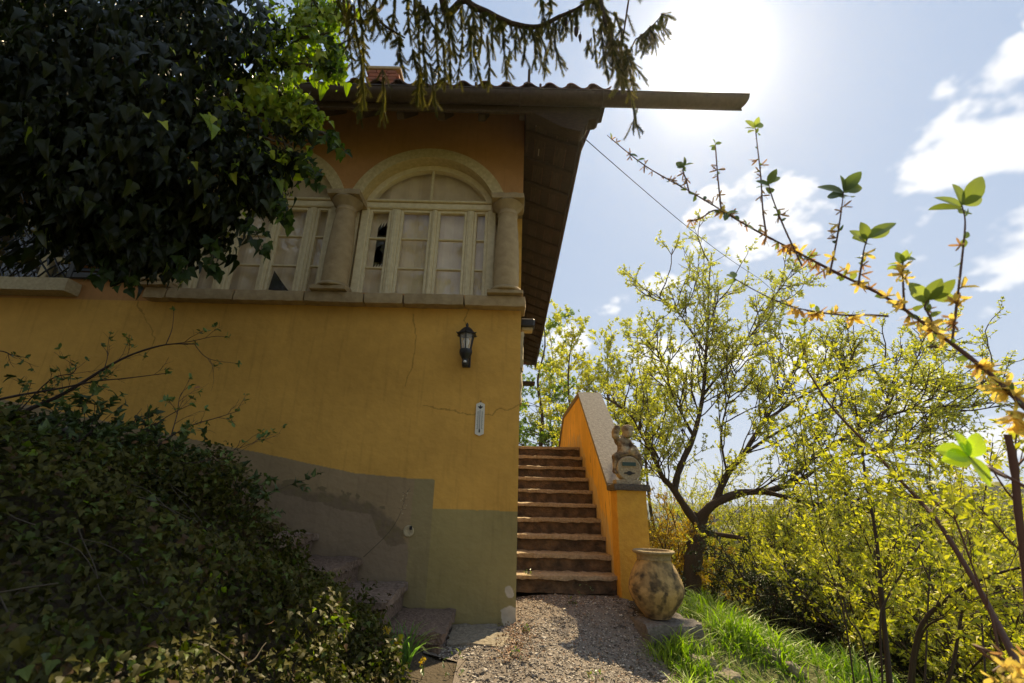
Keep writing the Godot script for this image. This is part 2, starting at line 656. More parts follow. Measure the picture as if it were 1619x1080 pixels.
func build_house() -> void:
	var H := thing("villa", Vector3(-2.5, 0, -8), "ochre plastered old villa with arched upper windows and dark eaves", "house")
	var stucco_h := height_tex(31, 0.09, 4)
	# --- front wall
	var wm := StandardMaterial3D.new()
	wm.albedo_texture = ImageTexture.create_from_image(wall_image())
	wm.roughness = 0.92
	wm.metallic_specular = 0.3
	wm.heightmap_enabled = true
	var bump := NoiseTexture2D.new()
	bump.width = 1024
	bump.height = 1024
	bump.seamless = true
	var bn := FastNoiseLite.new()
	bn.seed = 33
	bn.frequency = 0.07
	bn.fractal_gain = 0.62
	bn.fractal_octaves = 5
	bump.noise = bn
	wm.heightmap_texture = bump
	wm.heightmap_scale = 0.4
	var b := MB.new()
	b.use_uv = true
	var wuv := func(p: Vector3) -> Vector2: return Vector2((p.x + 6.2) / 6.3, (5.2 - p.y) / 5.604)
	var wq := func(x0: float, x1: float, y00: float, y01: float, y10: float, y11: float) -> void:
		var i := b.v.size()
		for p in [Vector3(x0, y00, -4), Vector3(x1, y10, -4), Vector3(x1, y11, -4), Vector3(x0, y01, -4)]:
			b.vert(p, Vector3(0, 0, 1), wuv.call(p))
		b.face(i, i + 1, i + 2)
		b.face(i, i + 2, i + 3)
	# below the sill, with the window at the left left open
	wq.call(-6.2, -4.30, -0.4, 2.72, -0.4, 2.72)
	wq.call(-4.30, WX, -0.4, 2.72, -0.4, 2.72)
	wq.call(-4.30, -3.50, 2.72, SPRING, 2.72, SPRING)
	wq.call(-6.2, -5.55, 2.72, 4.4, 2.72, 4.4)
	wq.call(-5.55, -4.30, 4.1, 4.4, 4.1, 4.4)
	wq.call(-6.2, -3.50, 4.4, 5.1, 4.4, 5.1)
	wq.call(-4.30, -3.50, SPRING, 4.4, SPRING, 4.4)
	var xs := [-3.50]
	for k in 180:
		xs.append(-3.50 + (WX + 3.50) * (k + 1) / 180.0)
	for k in xs.size() - 1:
		wq.call(xs[k], xs[k + 1], arch_h(xs[k], 0.79), 5.1, arch_h(xs[k + 1], 0.79), 5.1)
	# back face and soffits so that the wall has thickness
	for k in xs.size() - 1:
		var x0: float = xs[k]
		var x1: float = xs[k + 1]
		b.quad(Vector3(x1, arch_h(x1, 0.79), -4.3), Vector3(x0, arch_h(x0, 0.79), -4.3), Vector3(x0, 5.1, -4.3), Vector3(x1, 5.1, -4.3))
		b.quad(Vector3(x0, arch_h(x0, 0.79), -4.3), Vector3(x1, arch_h(x1, 0.79), -4.3), Vector3(x1, arch_h(x1, 0.79), -4.0), Vector3(x0, arch_h(x0, 0.79), -4.0))
	for q in [[-6.2, -3.5, 4.4, 5.1], [-6.2, -5.55, -0.4, 4.4], [-4.3, -3.5, 2.72, 4.4], [-6.2, WX - 0.3, -0.4, 2.72]]:
		b.quad(Vector3(q[1], q[2], -4.3), Vector3(q[0], q[2], -4.3), Vector3(q[0], q[3], -4.3), Vector3(q[1], q[3], -4.3))
	b.quad(Vector3(-4.3, 2.72, -4), Vector3(-4.3, 2.72, -4.3), Vector3(-4.3, 4.1, -4.3), Vector3(-4.3, 4.1, -4))
	b.quad(Vector3(-5.55, 2.72, -4.3), Vector3(-5.55, 2.72, -4), Vector3(-5.55, 4.1, -4), Vector3(-5.55, 4.1, -4.3))
	b.quad(Vector3(-5.55, 2.72, -4.0), Vector3(-5.55, 2.72, -4.3), Vector3(WX, 2.72, -4.3), Vector3(WX, 2.72, -4.0))
	# a worn arris down the corner
	b.quad(Vector3(WX, 3.80, -4.0), Vector3(WX, 3.80, -4.3), Vector3(WX, 5.1, -4.3), Vector3(WX, 5.1, -4.0))
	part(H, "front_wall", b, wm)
	var ochre := mat(Color(0.46, 0.26, 0.05), Color(0.64, 0.38, 0.08), 0.02, 0.5, 0.92, stucco_h, 0.4, 35)
	b = MB.new()
	b.box(Vector3(WX - 0.15, 1.16, -7.656), Vector3(0.3, 3.12, 7.3))
	b.box(Vector3(WX - 0.15, 3.95, -7.75), Vector3(0.3, 2.46, 6.9))
	part(H, "side_wall", b, ochre)
	b = MB.new()
	b.box(Vector3(-3.2, 2.4, -11.45), Vector3(6.85, 5.6, 0.3))
	part(H, "back_wall", b, ochre)
	b = MB.new()
	b.box(Vector3(-6.36, 2.4, -7.8), Vector3(0.3, 5.6, 7.5))
	part(H, "left_wall", b, ochre)
	b = MB.new()
	b.box(Vector3(-3.1, 2.4, -7.7), Vector3(5.9, 0.2, 6.7))
	part(H, "upper_floor", b, M.dark_wood)

	# --- sill of stone blocks
	var joints := [-3.47, -3.25, -2.62, -1.96, -1.40, -1.03, -0.46, 0.122]
	for k in joints.size() - 1:
		b = MB.new()
		var l: float = joints[k] + 0.003
		var r: float = joints[k + 1] - 0.003
		b.rough(Vector3((l + r) / 2, 2.627, -4.03 + 0.004 * (k % 2)), Vector3(r - l, 0.112, 0.26), 0.05, 0.008, fine, Basis(Vector3(0, 0, 1), 0.006 * (k % 3 - 1)), 0.016)
		part(H, "sill_block", b, M.stone if k % 2 else M.stone2)

	# --- arches
	for ax in ARCH_X:
		b = MB.new()
		arc_band(b, ax, R_IN, R_OUT, -4.13, -3.985)
		part(H, "archivolt", b, M.arch_stone)
	# --- columns
	for cx in [-0.075, -1.735, -3.40]:
		var col := Node3D.new()
		col.name = numbered(H, "column")
		H.add_child(col, true)
		col.position = Vector3(cx, 2.685, -4.0) - H.position
		b = MB.new()
		b.rough(Vector3(cx, 2.705, -4.0), Vector3(0.345, 0.04, 0.30), 0.06, 0.006, fine, Basis(), 0.01)
		b.lathe(PackedVector2Array([Vector2(0.0, 0), Vector2(0.162, 0.0), Vector2(0.168, 0.02), Vector2(0.16, 0.04), Vector2(0.135, 0.05), Vector2(0.122, 0.06)]), Vector3(cx, 2.725, -4.0), 36, fine, 0.006)
		part(col, "base", b, M.stone)
		b = MB.new()
		var pr := PackedVector2Array()
		for k in 15:
			var t := k / 14.0
			pr.append(Vector2(0.124 - 0.03 * t * t + 0.006 * sin(t * PI), 0.05 + 0.81 * t))
		pr.append(Vector2(0.104, 0.868))
		pr.append(Vector2(0.106, 0.88))
		pr.append(Vector2(0.094, 0.89))
		pr.append(Vector2(0.094, 0.93))
		b.lathe(pr, Vector3(cx, 2.735, -4.0), 40, fine, 0.006)
		part(col, "shaft", b, M.stone2)
		b = MB.new()
		b.lathe(PackedVector2Array([Vector2(0.094, 0.0), Vector2(0.104, 0.02), Vector2(0.128, 0.05), Vector2(0.15, 0.075), Vector2(0.155, 0.085), Vector2(0, 0.086)]), Vector3(cx, 3.652, -4.0), 36, fine, 0.006)
		b.rough(Vector3(cx, 3.768, -4.0), Vector3(0.335, 0.066, 0.31), 0.05, 0.008, fine, Basis(), 0.014)
		part(col, "capital", b, M.stone)
		# slim pier behind the column
		b = MB.new()
		b.box(Vector3(cx + (-0.02 if cx > -0.1 else 0.0), 3.24, -4.22), Vector3(0.17, 1.12, 0.17))
		part(H, "pier", b, M.frame)

	# --- the two arched windows between the columns
	for wi in 2:
		build_arch_window(H, ARCH_X[wi], wi)
	build_left_window(H)
	build_roof(H)

func build_arch_window(H: Node3D, cx: float, wi: int) -> void:
	var W := Node3D.new()
	W.name = numbered(H, "arched_window")
	H.add_child(W, true)
	W.position = Vector3(cx, 2.69, -4.15) - H.position
	var zf := -4.15
	var half := 0.70
	var b := MB.new()
	# outer frame: stiles, bottom rail, curved head
	for s in [-1.0, 1.0]:
		b.box(Vector3(cx + s * (half - 0.03), 3.25, zf), Vector3(0.085, 1.12, 0.07), Basis(), 0.008)
	b.box(Vector3(cx, 2.712, zf), Vector3(half * 2 - 0.16, 0.045, 0.065), Basis(), 0.006)
	arc_band(b, cx, 0.665, 0.735, zf - 0.035, zf + 0.03, 3.79)
	part(W, "frame", b, M.frame)
	b = MB.new()
	b.box(Vector3(cx, 3.795, zf + 0.008), Vector3(half * 2 - 0.06, 0.075, 0.08), Basis(), 0.01)
	b.box(Vector3(cx, 3.845, zf + 0.02), Vector3(half * 2 - 0.08, 0.024, 0.10), Basis(), 0.006)
	part(W, "transom", b, M.frame)
	b = MB.new()
	b.box(Vector3(cx + 0.005, 4.06, zf), Vector3(0.026, 0.42, 0.035), Basis(), 0.004)
	part(W, "glazing_bar", b, M.frame)
	var y0 := 2.735
	var y1 := 3.758
	# mullions (measured from the middle of the window)
	for mm in [[-0.345, 0.095], [0.065, 0.055], [0.445, 0.075]]:
		b = MB.new()
		b.box(Vector3(cx + mm[0], (y0 + y1) / 2, zf + 0.004), Vector3(mm[1], y1 - y0, 0.062), Basis(), 0.008)
		b.box(Vector3(cx + mm[0], (y0 + y1) / 2, zf + 0.04), Vector3(mm[1] * 0.4, y1 - y0 - 0.02, 0.014), Basis(), 0.004)
		part(W, "mullion", b, M.frame)
	# four lights of three panes
	var cols := [[-0.628, -0.393], [-0.297, 0.037], [0.093, 0.407], [0.483, 0.628]]
	var rows := [[2.735, 3.065], [3.065, 3.41], [3.41, 3.758]]
	var st := 0.03
	for k in 4:
		var l: float = cx + cols[k][0]
		var r: float = cx + cols[k][1]
		b = MB.new()
		for xx in [l + st / 2, r - st / 2]:
			b.box(Vector3(xx, (y0 + y1) / 2, zf), Vector3(st, y1 - y0 - 0.004, 0.045), Basis(), 0.005)
		for yy in [y0 + 0.02, y1 - 0.015]:
			b.box(Vector3((l + r) / 2, yy, zf), Vector3(r - l - 2 * st, 0.03, 0.044), Basis(), 0.004)
		for yy in [3.065, 3.41]:
			b.box(Vector3((l + r) / 2, yy, zf), Vector3(r - l - 2 * st, 0.018, 0.036), Basis(), 0.004)
		part(W, "sash", b, M.frame)
		for q in 3:
			b = MB.new()
			var ya: float = rows[q][0] + 0.012
			var yb: float = rows[q][1] - 0.012
			var xa := l + st - 0.004
			var xb := r - st + 0.004
			var z := zf - 0.008
			var tilt := 0.004 * sin(k * 2.7 + q * 1.9 + wi)
			if wi == 0 and k == 0 and q > 0:
				# broken pane: what is left of the glass stands round a jagged hole
				var hole := [Vector2(0.45, 0.2), Vector2(0.8, 0.12), Vector2(0.9, 0.5), Vector2(0.7, 0.62), Vector2(0.86, 0.9), Vector2(0.5, 0.72), Vector2(0.38, 0.5)] if q == 1 else [Vector2(0.3, 0.1), Vector2(0.9, 0.08), Vector2(0.92, 0.75), Vector2(0.72, 0.42), Vector2(0.55, 0.35)]
				var cen := Vector2(0.65, 0.45) if q == 1 else Vector2(0.72, 0.22)
				var outer := []
				for hp in hole:
					var d: Vector2 = (hp - cen)
					var t := 9.0
					if d.x > 0: t = minf(t, (1 - cen.x) / d.x)
					if d.x < 0: t = minf(t, -cen.x / d.x)
					if d.y > 0: t = minf(t, (1 - cen.y) / d.y)
					if d.y < 0: t = minf(t, -cen.y / d.y)
					outer.append(cen + d * t)
				var to3 := func(p: Vector2) -> Vector3: return Vector3(lerpf(xa, xb, p.x), lerpf(ya, yb, p.y), z)
				for e in hole.size():
					var f := (e + 1) % hole.size()
					b.quad(to3.call(hole[e]), to3.call(outer[e]), to3.call(outer[f]), to3.call(hole[f]))
			else:
				b.quad(Vector3(xa, ya, z + tilt), Vector3(xb, ya, z - tilt), Vector3(xb, yb, z - tilt * 0.4), Vector3(xa, yb, z + tilt * 1.3))
			part(W, "pane", b, M.glass)
	# panes of the arched light
	for s in [-1.0, 1.0]:
		b = MB.new()
		var pts := PackedVector3Array()
		var x0: float = cx + 0.005 + s * 0.01
		pts.append(Vector3(x0, 3.835, zf - 0.006))
		var seq := []
		for k in 13:
			var a := lerpf(asin((3.835 - ARC_Y) / 0.675), PI / 2 - 0.012, k / 12.0)
			seq.append(Vector3(cx + s * cos(a) * 0.675, ARC_Y + sin(a) * 0.675, zf - 0.006))
		if s < 0:
			seq.reverse()
		for p in seq:
			pts.append(p)
		b.poly(pts)
		part(W, "pane", b, M.glass)
	# blind behind the glass; in the left-hand window a corner of it hangs aside
	b = MB.new()
	var zb := zf - 0.085
	var folds := 44
	for k in folds:
		var xa := cx - 0.72 + 1.44 * k / folds
		var xb := cx - 0.72 + 1.44 * (k + 1) / folds
		var za := zb + 0.010 * sin(xa * 31.0) + 0.006 * sin(xa * 13.0)
		var zc := zb + 0.010 * sin(xb * 31.0) + 0.006 * sin(xb * 13.0)
		var bot := 2.70
		var ba := bot
		var bb := bot
		if wi == 1:
			# the gap is a triangle: foot from 0.0 to 0.36, top at 0.08, 3.05
			var gap := func(x: float) -> float:
				var d: float = x - cx
				if d < 0.09 or d > 0.40: return bot
				return lerpf(3.07, bot, (d - 0.09) / 0.31)
			ba = gap.call(xa)
			bb = gap.call(xb)
		else:
			var gap2 := func(x: float) -> float:
				var d: float = x - cx
				return bot if d > -0.40 or d < -0.56 else 2.95
			if gap2.call((xa + xb) / 2) > bot:
				# torn away behind the broken pane
				b.quad(Vector3(xa, bot, za), Vector3(xb, bot, zc), Vector3(xb, 3.16, zc), Vector3(xa, 3.12, za))
				b.quad(Vector3(xa, 3.60, za), Vector3(xb, 3.66, zc), Vector3(xb, 4.4, zc), Vector3(xa, 4.4, za))
				continue
		b.quad(Vector3(xa, ba, za), Vector3(xb, bb, zc), Vector3(xb, 4.4, zc), Vector3(xa, 4.4, za))
	b.smooth_from(0)
	part(W, "blind", b, M.blind)

func build_left_window(H: Node3D) -> void:
	var W := Node3D.new()
	W.name = numbered(H, "barred_window")
	H.add_child(W, true)
	W.position = Vector3(-4.9, 2.75, -4.1) - H.position
	var b := MB.new()
	b.rough(Vector3(-4.95, 2.665, -3.95), Vector3(1.6, 0.13, 0.2), 0.08, 0.006, fine, Basis(), 0.008)
	part(W, "sill", b, M.pale_stone)
	b = MB.new()
	b.box(Vector3(-4.98, 2.765, -4.06), Vector3(1.28, 0.06, 0.12), Basis(), 0.01)
	part(W, "inner_sill", b, M.pale_stone)
	b = MB.new()
	for x in [-5.5, -4.78, -4.35]:
		b.box(Vector3(x, 3.44, -4.2), Vector3(0.09, 1.3, 0.06), Basis(), 0.008)
	for y in [2.83, 3.1, 3.55, 4.06]:
		b.box(Vector3(-4.92, y, -4.21), Vector3(1.08, 0.05, 0.045), Basis(), 0.006)
	part(W, "frame", b, M.frame)
	b = MB.new()
	b.quad(Vector3(-5.5, 2.8, -4.22), Vector3(-4.3, 2.8, -4.22), Vector3(-4.3, 4.08, -4.22), Vector3(-5.5, 4.08, -4.22))
	part(W, "pane", b, M.glass)
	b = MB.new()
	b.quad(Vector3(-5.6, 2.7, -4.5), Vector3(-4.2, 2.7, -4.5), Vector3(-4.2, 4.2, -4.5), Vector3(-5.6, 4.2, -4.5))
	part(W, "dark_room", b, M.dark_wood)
	# wrought lattice in front: wavy bars crossing
	for k in 14:
		for s in [-1.0, 1.0]:
			b = MB.new()
			var pts := PackedVector3Array()
			var rd := PackedFloat32Array()
			for q in 15:
				var y := 2.80 + q * 0.09
				var x: float = -5.75 + k * 0.15 + s * (y - 2.80) * 0.82 + (0.0 if s > 0 else 0.6)
				if x < -5.52 or x > -4.33:
					continue
				pts.append(Vector3(x, y, -4.07 + s * 0.006 + 0.012 * sin(q * 1.6 + k)))
				rd.append(0.009)
			if pts.size() > 1:
				b.tube(pts, rd, 5)
				part(W, "lattice_bar", b, M.iron)
	# louvred shutter folded open beside the window
	var S := Node3D.new()
	S.name = numbered(H, "shutter")
	H.add_child(S, true)
	S.position = Vector3(-4.0, 2.78, -3.96) - H.position
	b = MB.new()
	for x in [-4.26, -3.72]:
		b.box(Vector3(x, 3.42, -3.965), Vector3(0.055, 1.28, 0.04), Basis(), 0.006)
	for y in [2.81, 4.03]:
		b.box(Vector3(-3.99, y, -3.965), Vector3(0.485, 0.06, 0.04), Basis(), 0.006)
	part(S, "shutter_frame", b, M.shutter)
	for k in 18:
		b = MB.new()
		b.box(Vector3(-3.99, 2.875 + k * 0.063, -3.965), Vector3(0.485, 0.052, 0.009), Basis(Vector3.RIGHT, -0.6))
		part(S, "louvre", b, M.shutter)

func build_roof(H: Node3D) -> void:
	var b := MB.new()
	# boards of the soffit over the front wall, sloping up from the gutter to the wall
	for k in 6:
		b = MB.new()
		var t0 := k / 6.0
		var t1 := (k + 0.96) / 6.0
		var p0 := Vector3(0, 4.44, -3.46).lerp(Vector3(0, 5.08, -4.02), t0)
		var p1 := Vector3(0, 4.44, -3.46).lerp(Vector3(0, 5.08, -4.02), t1)
		var d := (p1 - p0)
		var bas := Basis(Vector3.RIGHT, atan2(d.y, -d.z))
		b.box(Vector3(-3.0, 0, 0) + (p0 + p1) / 2, Vector3(6.9, 0.02, d.length()), bas)
		part(H, "soffit_board", b, M.eave_wood)
	# rafters under the front eave
	for k in 16:
		b = MB.new()
		var x := -0.35 - k * 0.4
		var p0 := Vector3(x, 4.40, -3.50)
		var p1 := Vector3(x, 4.97, -4.0)
		b.box((p0 + p1) / 2, Vector3(0.07, 0.07, (p1 - p0).length()), Basis(Vector3.RIGHT, atan2(p1.y - p0.y, p0.z - p1.z)), 0.006)
		part(H, "rafter", b, M.eave_wood)
	# fascia behind the gutter
	b = MB.new()
	b.box(Vector3(-2.95, 4.48, -3.44), Vector3(6.9, 0.15, 0.035), Basis(), 0.005)
	part(H, "fascia", b, M.eave_wood)
	# side eave: long boards with rafters under them
	for k in 5:
		for q in 3:
			b = MB.new()
			var x0 := 0.085 + k * 0.109
			var za := -3.56 - q * 2.75
			b.box(Vector3(x0 + 0.052, 4.515 - 0.4 * (x0 + 0.052 - 0.08) + 0.002 * (q % 2), za - 1.372), Vector3(0.106, 0.02, 2.742), Basis(Vector3(0, 0, 1), -0.38))
			part(H, "soffit_board", b, M.eave_wood if (k + q) % 2 else M.eave_wood2)
	for k in 21:
		b = MB.new()
		var z := -3.75 - k * 0.385
		b.box(Vector3(0.355, 4.372, z), Vector3(0.57, 0.035, 0.075), Basis(Vector3(0, 0, 1), -0.38), 0.005)
		part(H, "rafter", b, M.eave_wood2)
	b = MB.new()
	b.box(Vector3(0.638, 4.27, -7.7), Vector3(0.026, 0.16, 8.25), Basis(), 0.005)
	part(H, "fascia", b, M.eave_wood)
	# carved end of the eave beam
	b = MB.new()
	b.prism(PackedVector2Array([Vector2(0.09, 4.60), Vector2(0.09, 4.44), Vector2(0.42, 4.24), Vector2(0.60, 4.185), Vector2(0.625, 4.20), Vector2(0.645, 4.255), Vector2(0.665, 4.262), Vector2(0.685, 4.335), Vector2(0.76, 4.345), Vector2(0.785, 4.37), Vector2(0.80, 4.425), Vector2(0.835, 4.435), Vector2(0.85, 4.50), Vector2(0.87, 4.60)]), -3.56, -3.425)
	part(H, "eave_beam", b, M.eave_wood2)
	b = MB.new()
	b.box(Vector3(0.11, 4.78, -3.78), Vector3(0.025, 0.62, 0.5))
	part(H, "gable_board", b, M.eave_wood)
	# gutter, an open half pipe that runs on past the roof as a spout
	b = MB.new()
	var gc := Vector3(0, 4.525, -3.35)
	var seg := 14
	for k in seg:
		var a0 := PI + PI * k / seg
		var a1 := PI + PI * (k + 1) / seg
		var xl := -6.3
		var xr0 := 2.13 + 0.05 * absf(cos(a0))
		var xr1 := 2.13 + 0.05 * absf(cos(a1))
		for ring in 2:
			var r := 0.082 if ring == 0 else 0.077
			var p0 := gc + Vector3(0, sin(a0) * r, cos(a0) * -r)
			var p1 := gc + Vector3(0, sin(a1) * r, cos(a1) * -r)
			var q := [Vector3(xl, p0.y, p0.z), Vector3(xr0, p0.y, p0.z), Vector3(xr1, p1.y, p1.z), Vector3(xl, p1.y, p1.z)]
			var n0 := Vector3(0, sin(a0), -cos(a0))
			var n1 := Vector3(0, sin(a1), -cos(a1))
			if ring == 1:
				n0 = -n0
				n1 = -n1
			var i := b.v.size()
			b.vert(q[0], n0)
			b.vert(q[1], n0)
			b.vert(q[2], n1)
			b.vert(q[3], n1)
			var geo: Vector3 = (q[1] - q[0]).cross(q[3] - q[0])
			if geo.dot(n0) > 0:
				b.face(i, i + 1, i + 2)
				b.face(i, i + 2, i + 3)
			else:
				b.face(i, i + 2, i + 1)
				b.face(i, i + 3, i + 2)
	for s in [-1.0, 1.0]:
		b.tube(PackedVector3Array([gc + Vector3(-6.3, 0.002, s * 0.082), gc + Vector3(2.18, 0.002, s * 0.082)]), PackedFloat32Array([0.008, 0.008]), 6)
	part(H, "gutter", b, M.gutter)
	for x in [-2.4, -1.2, 0.02, 0.8]:
		b = MB.new()
		var pts := PackedVector3Array()
		var rd := PackedFloat32Array()
		for k in 9:
			var a := PI + PI * k / 8.0
			pts.append(gc + Vector3(x, sin(a) * 0.088, -cos(a) * 0.088))
			rd.append(0.007)
		b.tube(pts, rd, 5)
		part(H, "gutter_bracket", b, M.gutter)
	# pantiles of the lowest two courses, one by one
	var pitch := 0.64
	for variant in 1:
		for row in 2:
			for k in 33:
				var tb := MB.new()
				var x0 := 0.90 - (k + 1) * 0.212
				var wseg := 8
				var z0 := -3.375 - row * 0.30
				var lift := 0.005 * sin(k * 3.1 + row) 
				for q in wseg:
					var pa := Vector2(x0 + 0.222 * q / wseg, 0.034 * sin(TAU * q / wseg * 0.97 + 0.4))
					var pb2 := Vector2(x0 + 0.222 * (q + 1) / wseg, 0.034 * sin(TAU * (q + 1) / wseg * 0.97 + 0.4))
					var y0 := 4.705 + row * 0.30 * pitch + lift
					var f0 := Vector3(pa.x, y0 + pa.y, z0)
					var f1 := Vector3(pb2.x, y0 + pb2.y, z0)
					var back := Vector3(0, 0.36 * pitch - 0.02, -0.36)
					var th := Vector3(0, -0.017, 0)
					tb.quad(f0, f1, f1 + back, f0 + back)
					tb.quad(f1 + th, f0 + th, f0 + th + back, f1 + th + back)
					tb.quad(f0 + th, f1 + th, f1, f0)
					if q == wseg - 1:
						tb.quad(f1 + th, f1 + th + back, f1 + back, f1)
					if q == 0:
						tb.quad(f0 + th + back, f0 + th, f0, f0 + back)
				part(H, "roof_tile", tb, M.tile if (k * 7 + row * 3) % 3 else M.tile2)
	# the rest of the roof: four slopes
	b = MB.new()
	var e := [Vector3(0.9, 4.97, -3.9), Vector3(-6.6, 4.97, -3.9), Vector3(-6.6, 4.62, -12.0), Vector3(0.68, 4.36, -12.0), Vector3(0.68, 4.36, -3.9)]
	var r0 := Vector3(-2.9, 7.75, -7.9)
	var r1 := Vector3(-3.6, 7.75, -7.9)
	b.poly(PackedVector3Array([e[1], e[0], r0, r1]))
	b.poly(PackedVector3Array([e[4], e[3], r0]))
	b.poly(PackedVector3Array([e[0], e[4], r0]))
	b.poly(PackedVector3Array([e[3], e[2], r1, r0]))
	b.poly(PackedVector3Array([e[2], e[1], r1]))
	part(H, "roof", b, M.tile)
	# little hooks that hold the tiles
	for x in [-2.15, -0.42, 0.22]:
		b = MB.new()
		b.box(Vector3(x, 4.752, -3.43), Vector3(0.022, 0.03, 0.03), Basis(), 0.004)
		part(H, "tile_hook", b, M.tile2)
	# chimney
	var C := Node3D.new()
	C.name = numbered(H, "chimney")
	H.add_child(C, true)
	C.position = Vector3(-2.2, 6.2, -6.0) - H.position
	var ch := at(612, 120, 6.0) - Vector3(0, 0.10, 0)
	for cc in 7:
		for k in 3:
			b = MB.new()
			b.box(Vector3(ch.x - 0.17 + k * 0.17 + (0.03 if cc % 2 else -0.02), ch.y - 0.06 - cc * 0.075, -5.83), Vector3(0.162, 0.067, 0.11), Basis(), 0.006)
			part(C, "brick", b, M.brick if (cc + k) % 2 else M.brick2)
	b = MB.new()
	b.box(Vector3(ch.x, 6.6, -6.02), Vector3(0.48, 2.1, 0.32))
	part(C, "chimney_stack", b, M.brick)
	b = MB.new()
	b.box(Vector3(ch.x, ch.y + 0.01, -6.0), Vector3(0.6, 0.06, 0.5), Basis(), 0.01)
	part(C, "chimney_cap", b, M.stone2)
	# bracket and a loose end of cable under the corner of the eave
	b = MB.new()
	b.box(Vector3(0.05, 4.93, -3.97), Vector3(0.06, 0.12, 0.07), Basis(), 0.01)
	part(H, "cable_bracket", b, M.stone2)
	b = MB.new()
	b.tube(PackedVector3Array([Vector3(0.08, 4.96, -3.95), at(842, 185, 3.95), at(850, 205, 3.95), at(853, 228, 3.95), at(851, 246, 3.95)]), PackedFloat32Array([0.005, 0.005, 0.005, 0.005, 0.005]), 6)
	part(H, "cable_end", b, M.cable)
	# end of a beam let into the side wall, and a flat board at the far end of the eave
	b = MB.new()
	b.box(Vector3(0.15, 2.52, -4.22), Vector3(0.14, 0.085, 0.12), Basis(), 0.012)
	part(H, "beam_end", b, M.iron)
	b = MB.new()
	b.box(Vector3(0.145, 2.465, -4.24), Vector3(0.11, 0.035, 0.1), Basis(), 0.006)
	part(H, "beam_rest", b, M.pale_stone)
	b = MB.new()
	b.box(Vector3(0.32, 3.78, -11.75), Vector3(0.62, 0.07, 0.3), Basis(), 0.01)
	part(H, "far_board", b, M.eave_wood2)
	# patchy render left on the side wall near the corner
	for q in [[2.2, 0.36, 0.05], [1.86, 0.3, 0.035]]:
		b = MB.new()
		b.rough(Vector3(0.083, q[0], -4.14), Vector3(q[2], q[1], 0.2), 0.05, 0.02, fine, Basis(), 0.012)
		part(H, "render_patch", b, M.pale_stone)

# ---------------------------------------------------------------- stairs, parapet and what stands there
func step_y(i: int) -> float: return 0.18 + 0.165 * (i - 1)
func step_z(i: int) -> float: return -(5.0 + 0.25 * (i - 1))

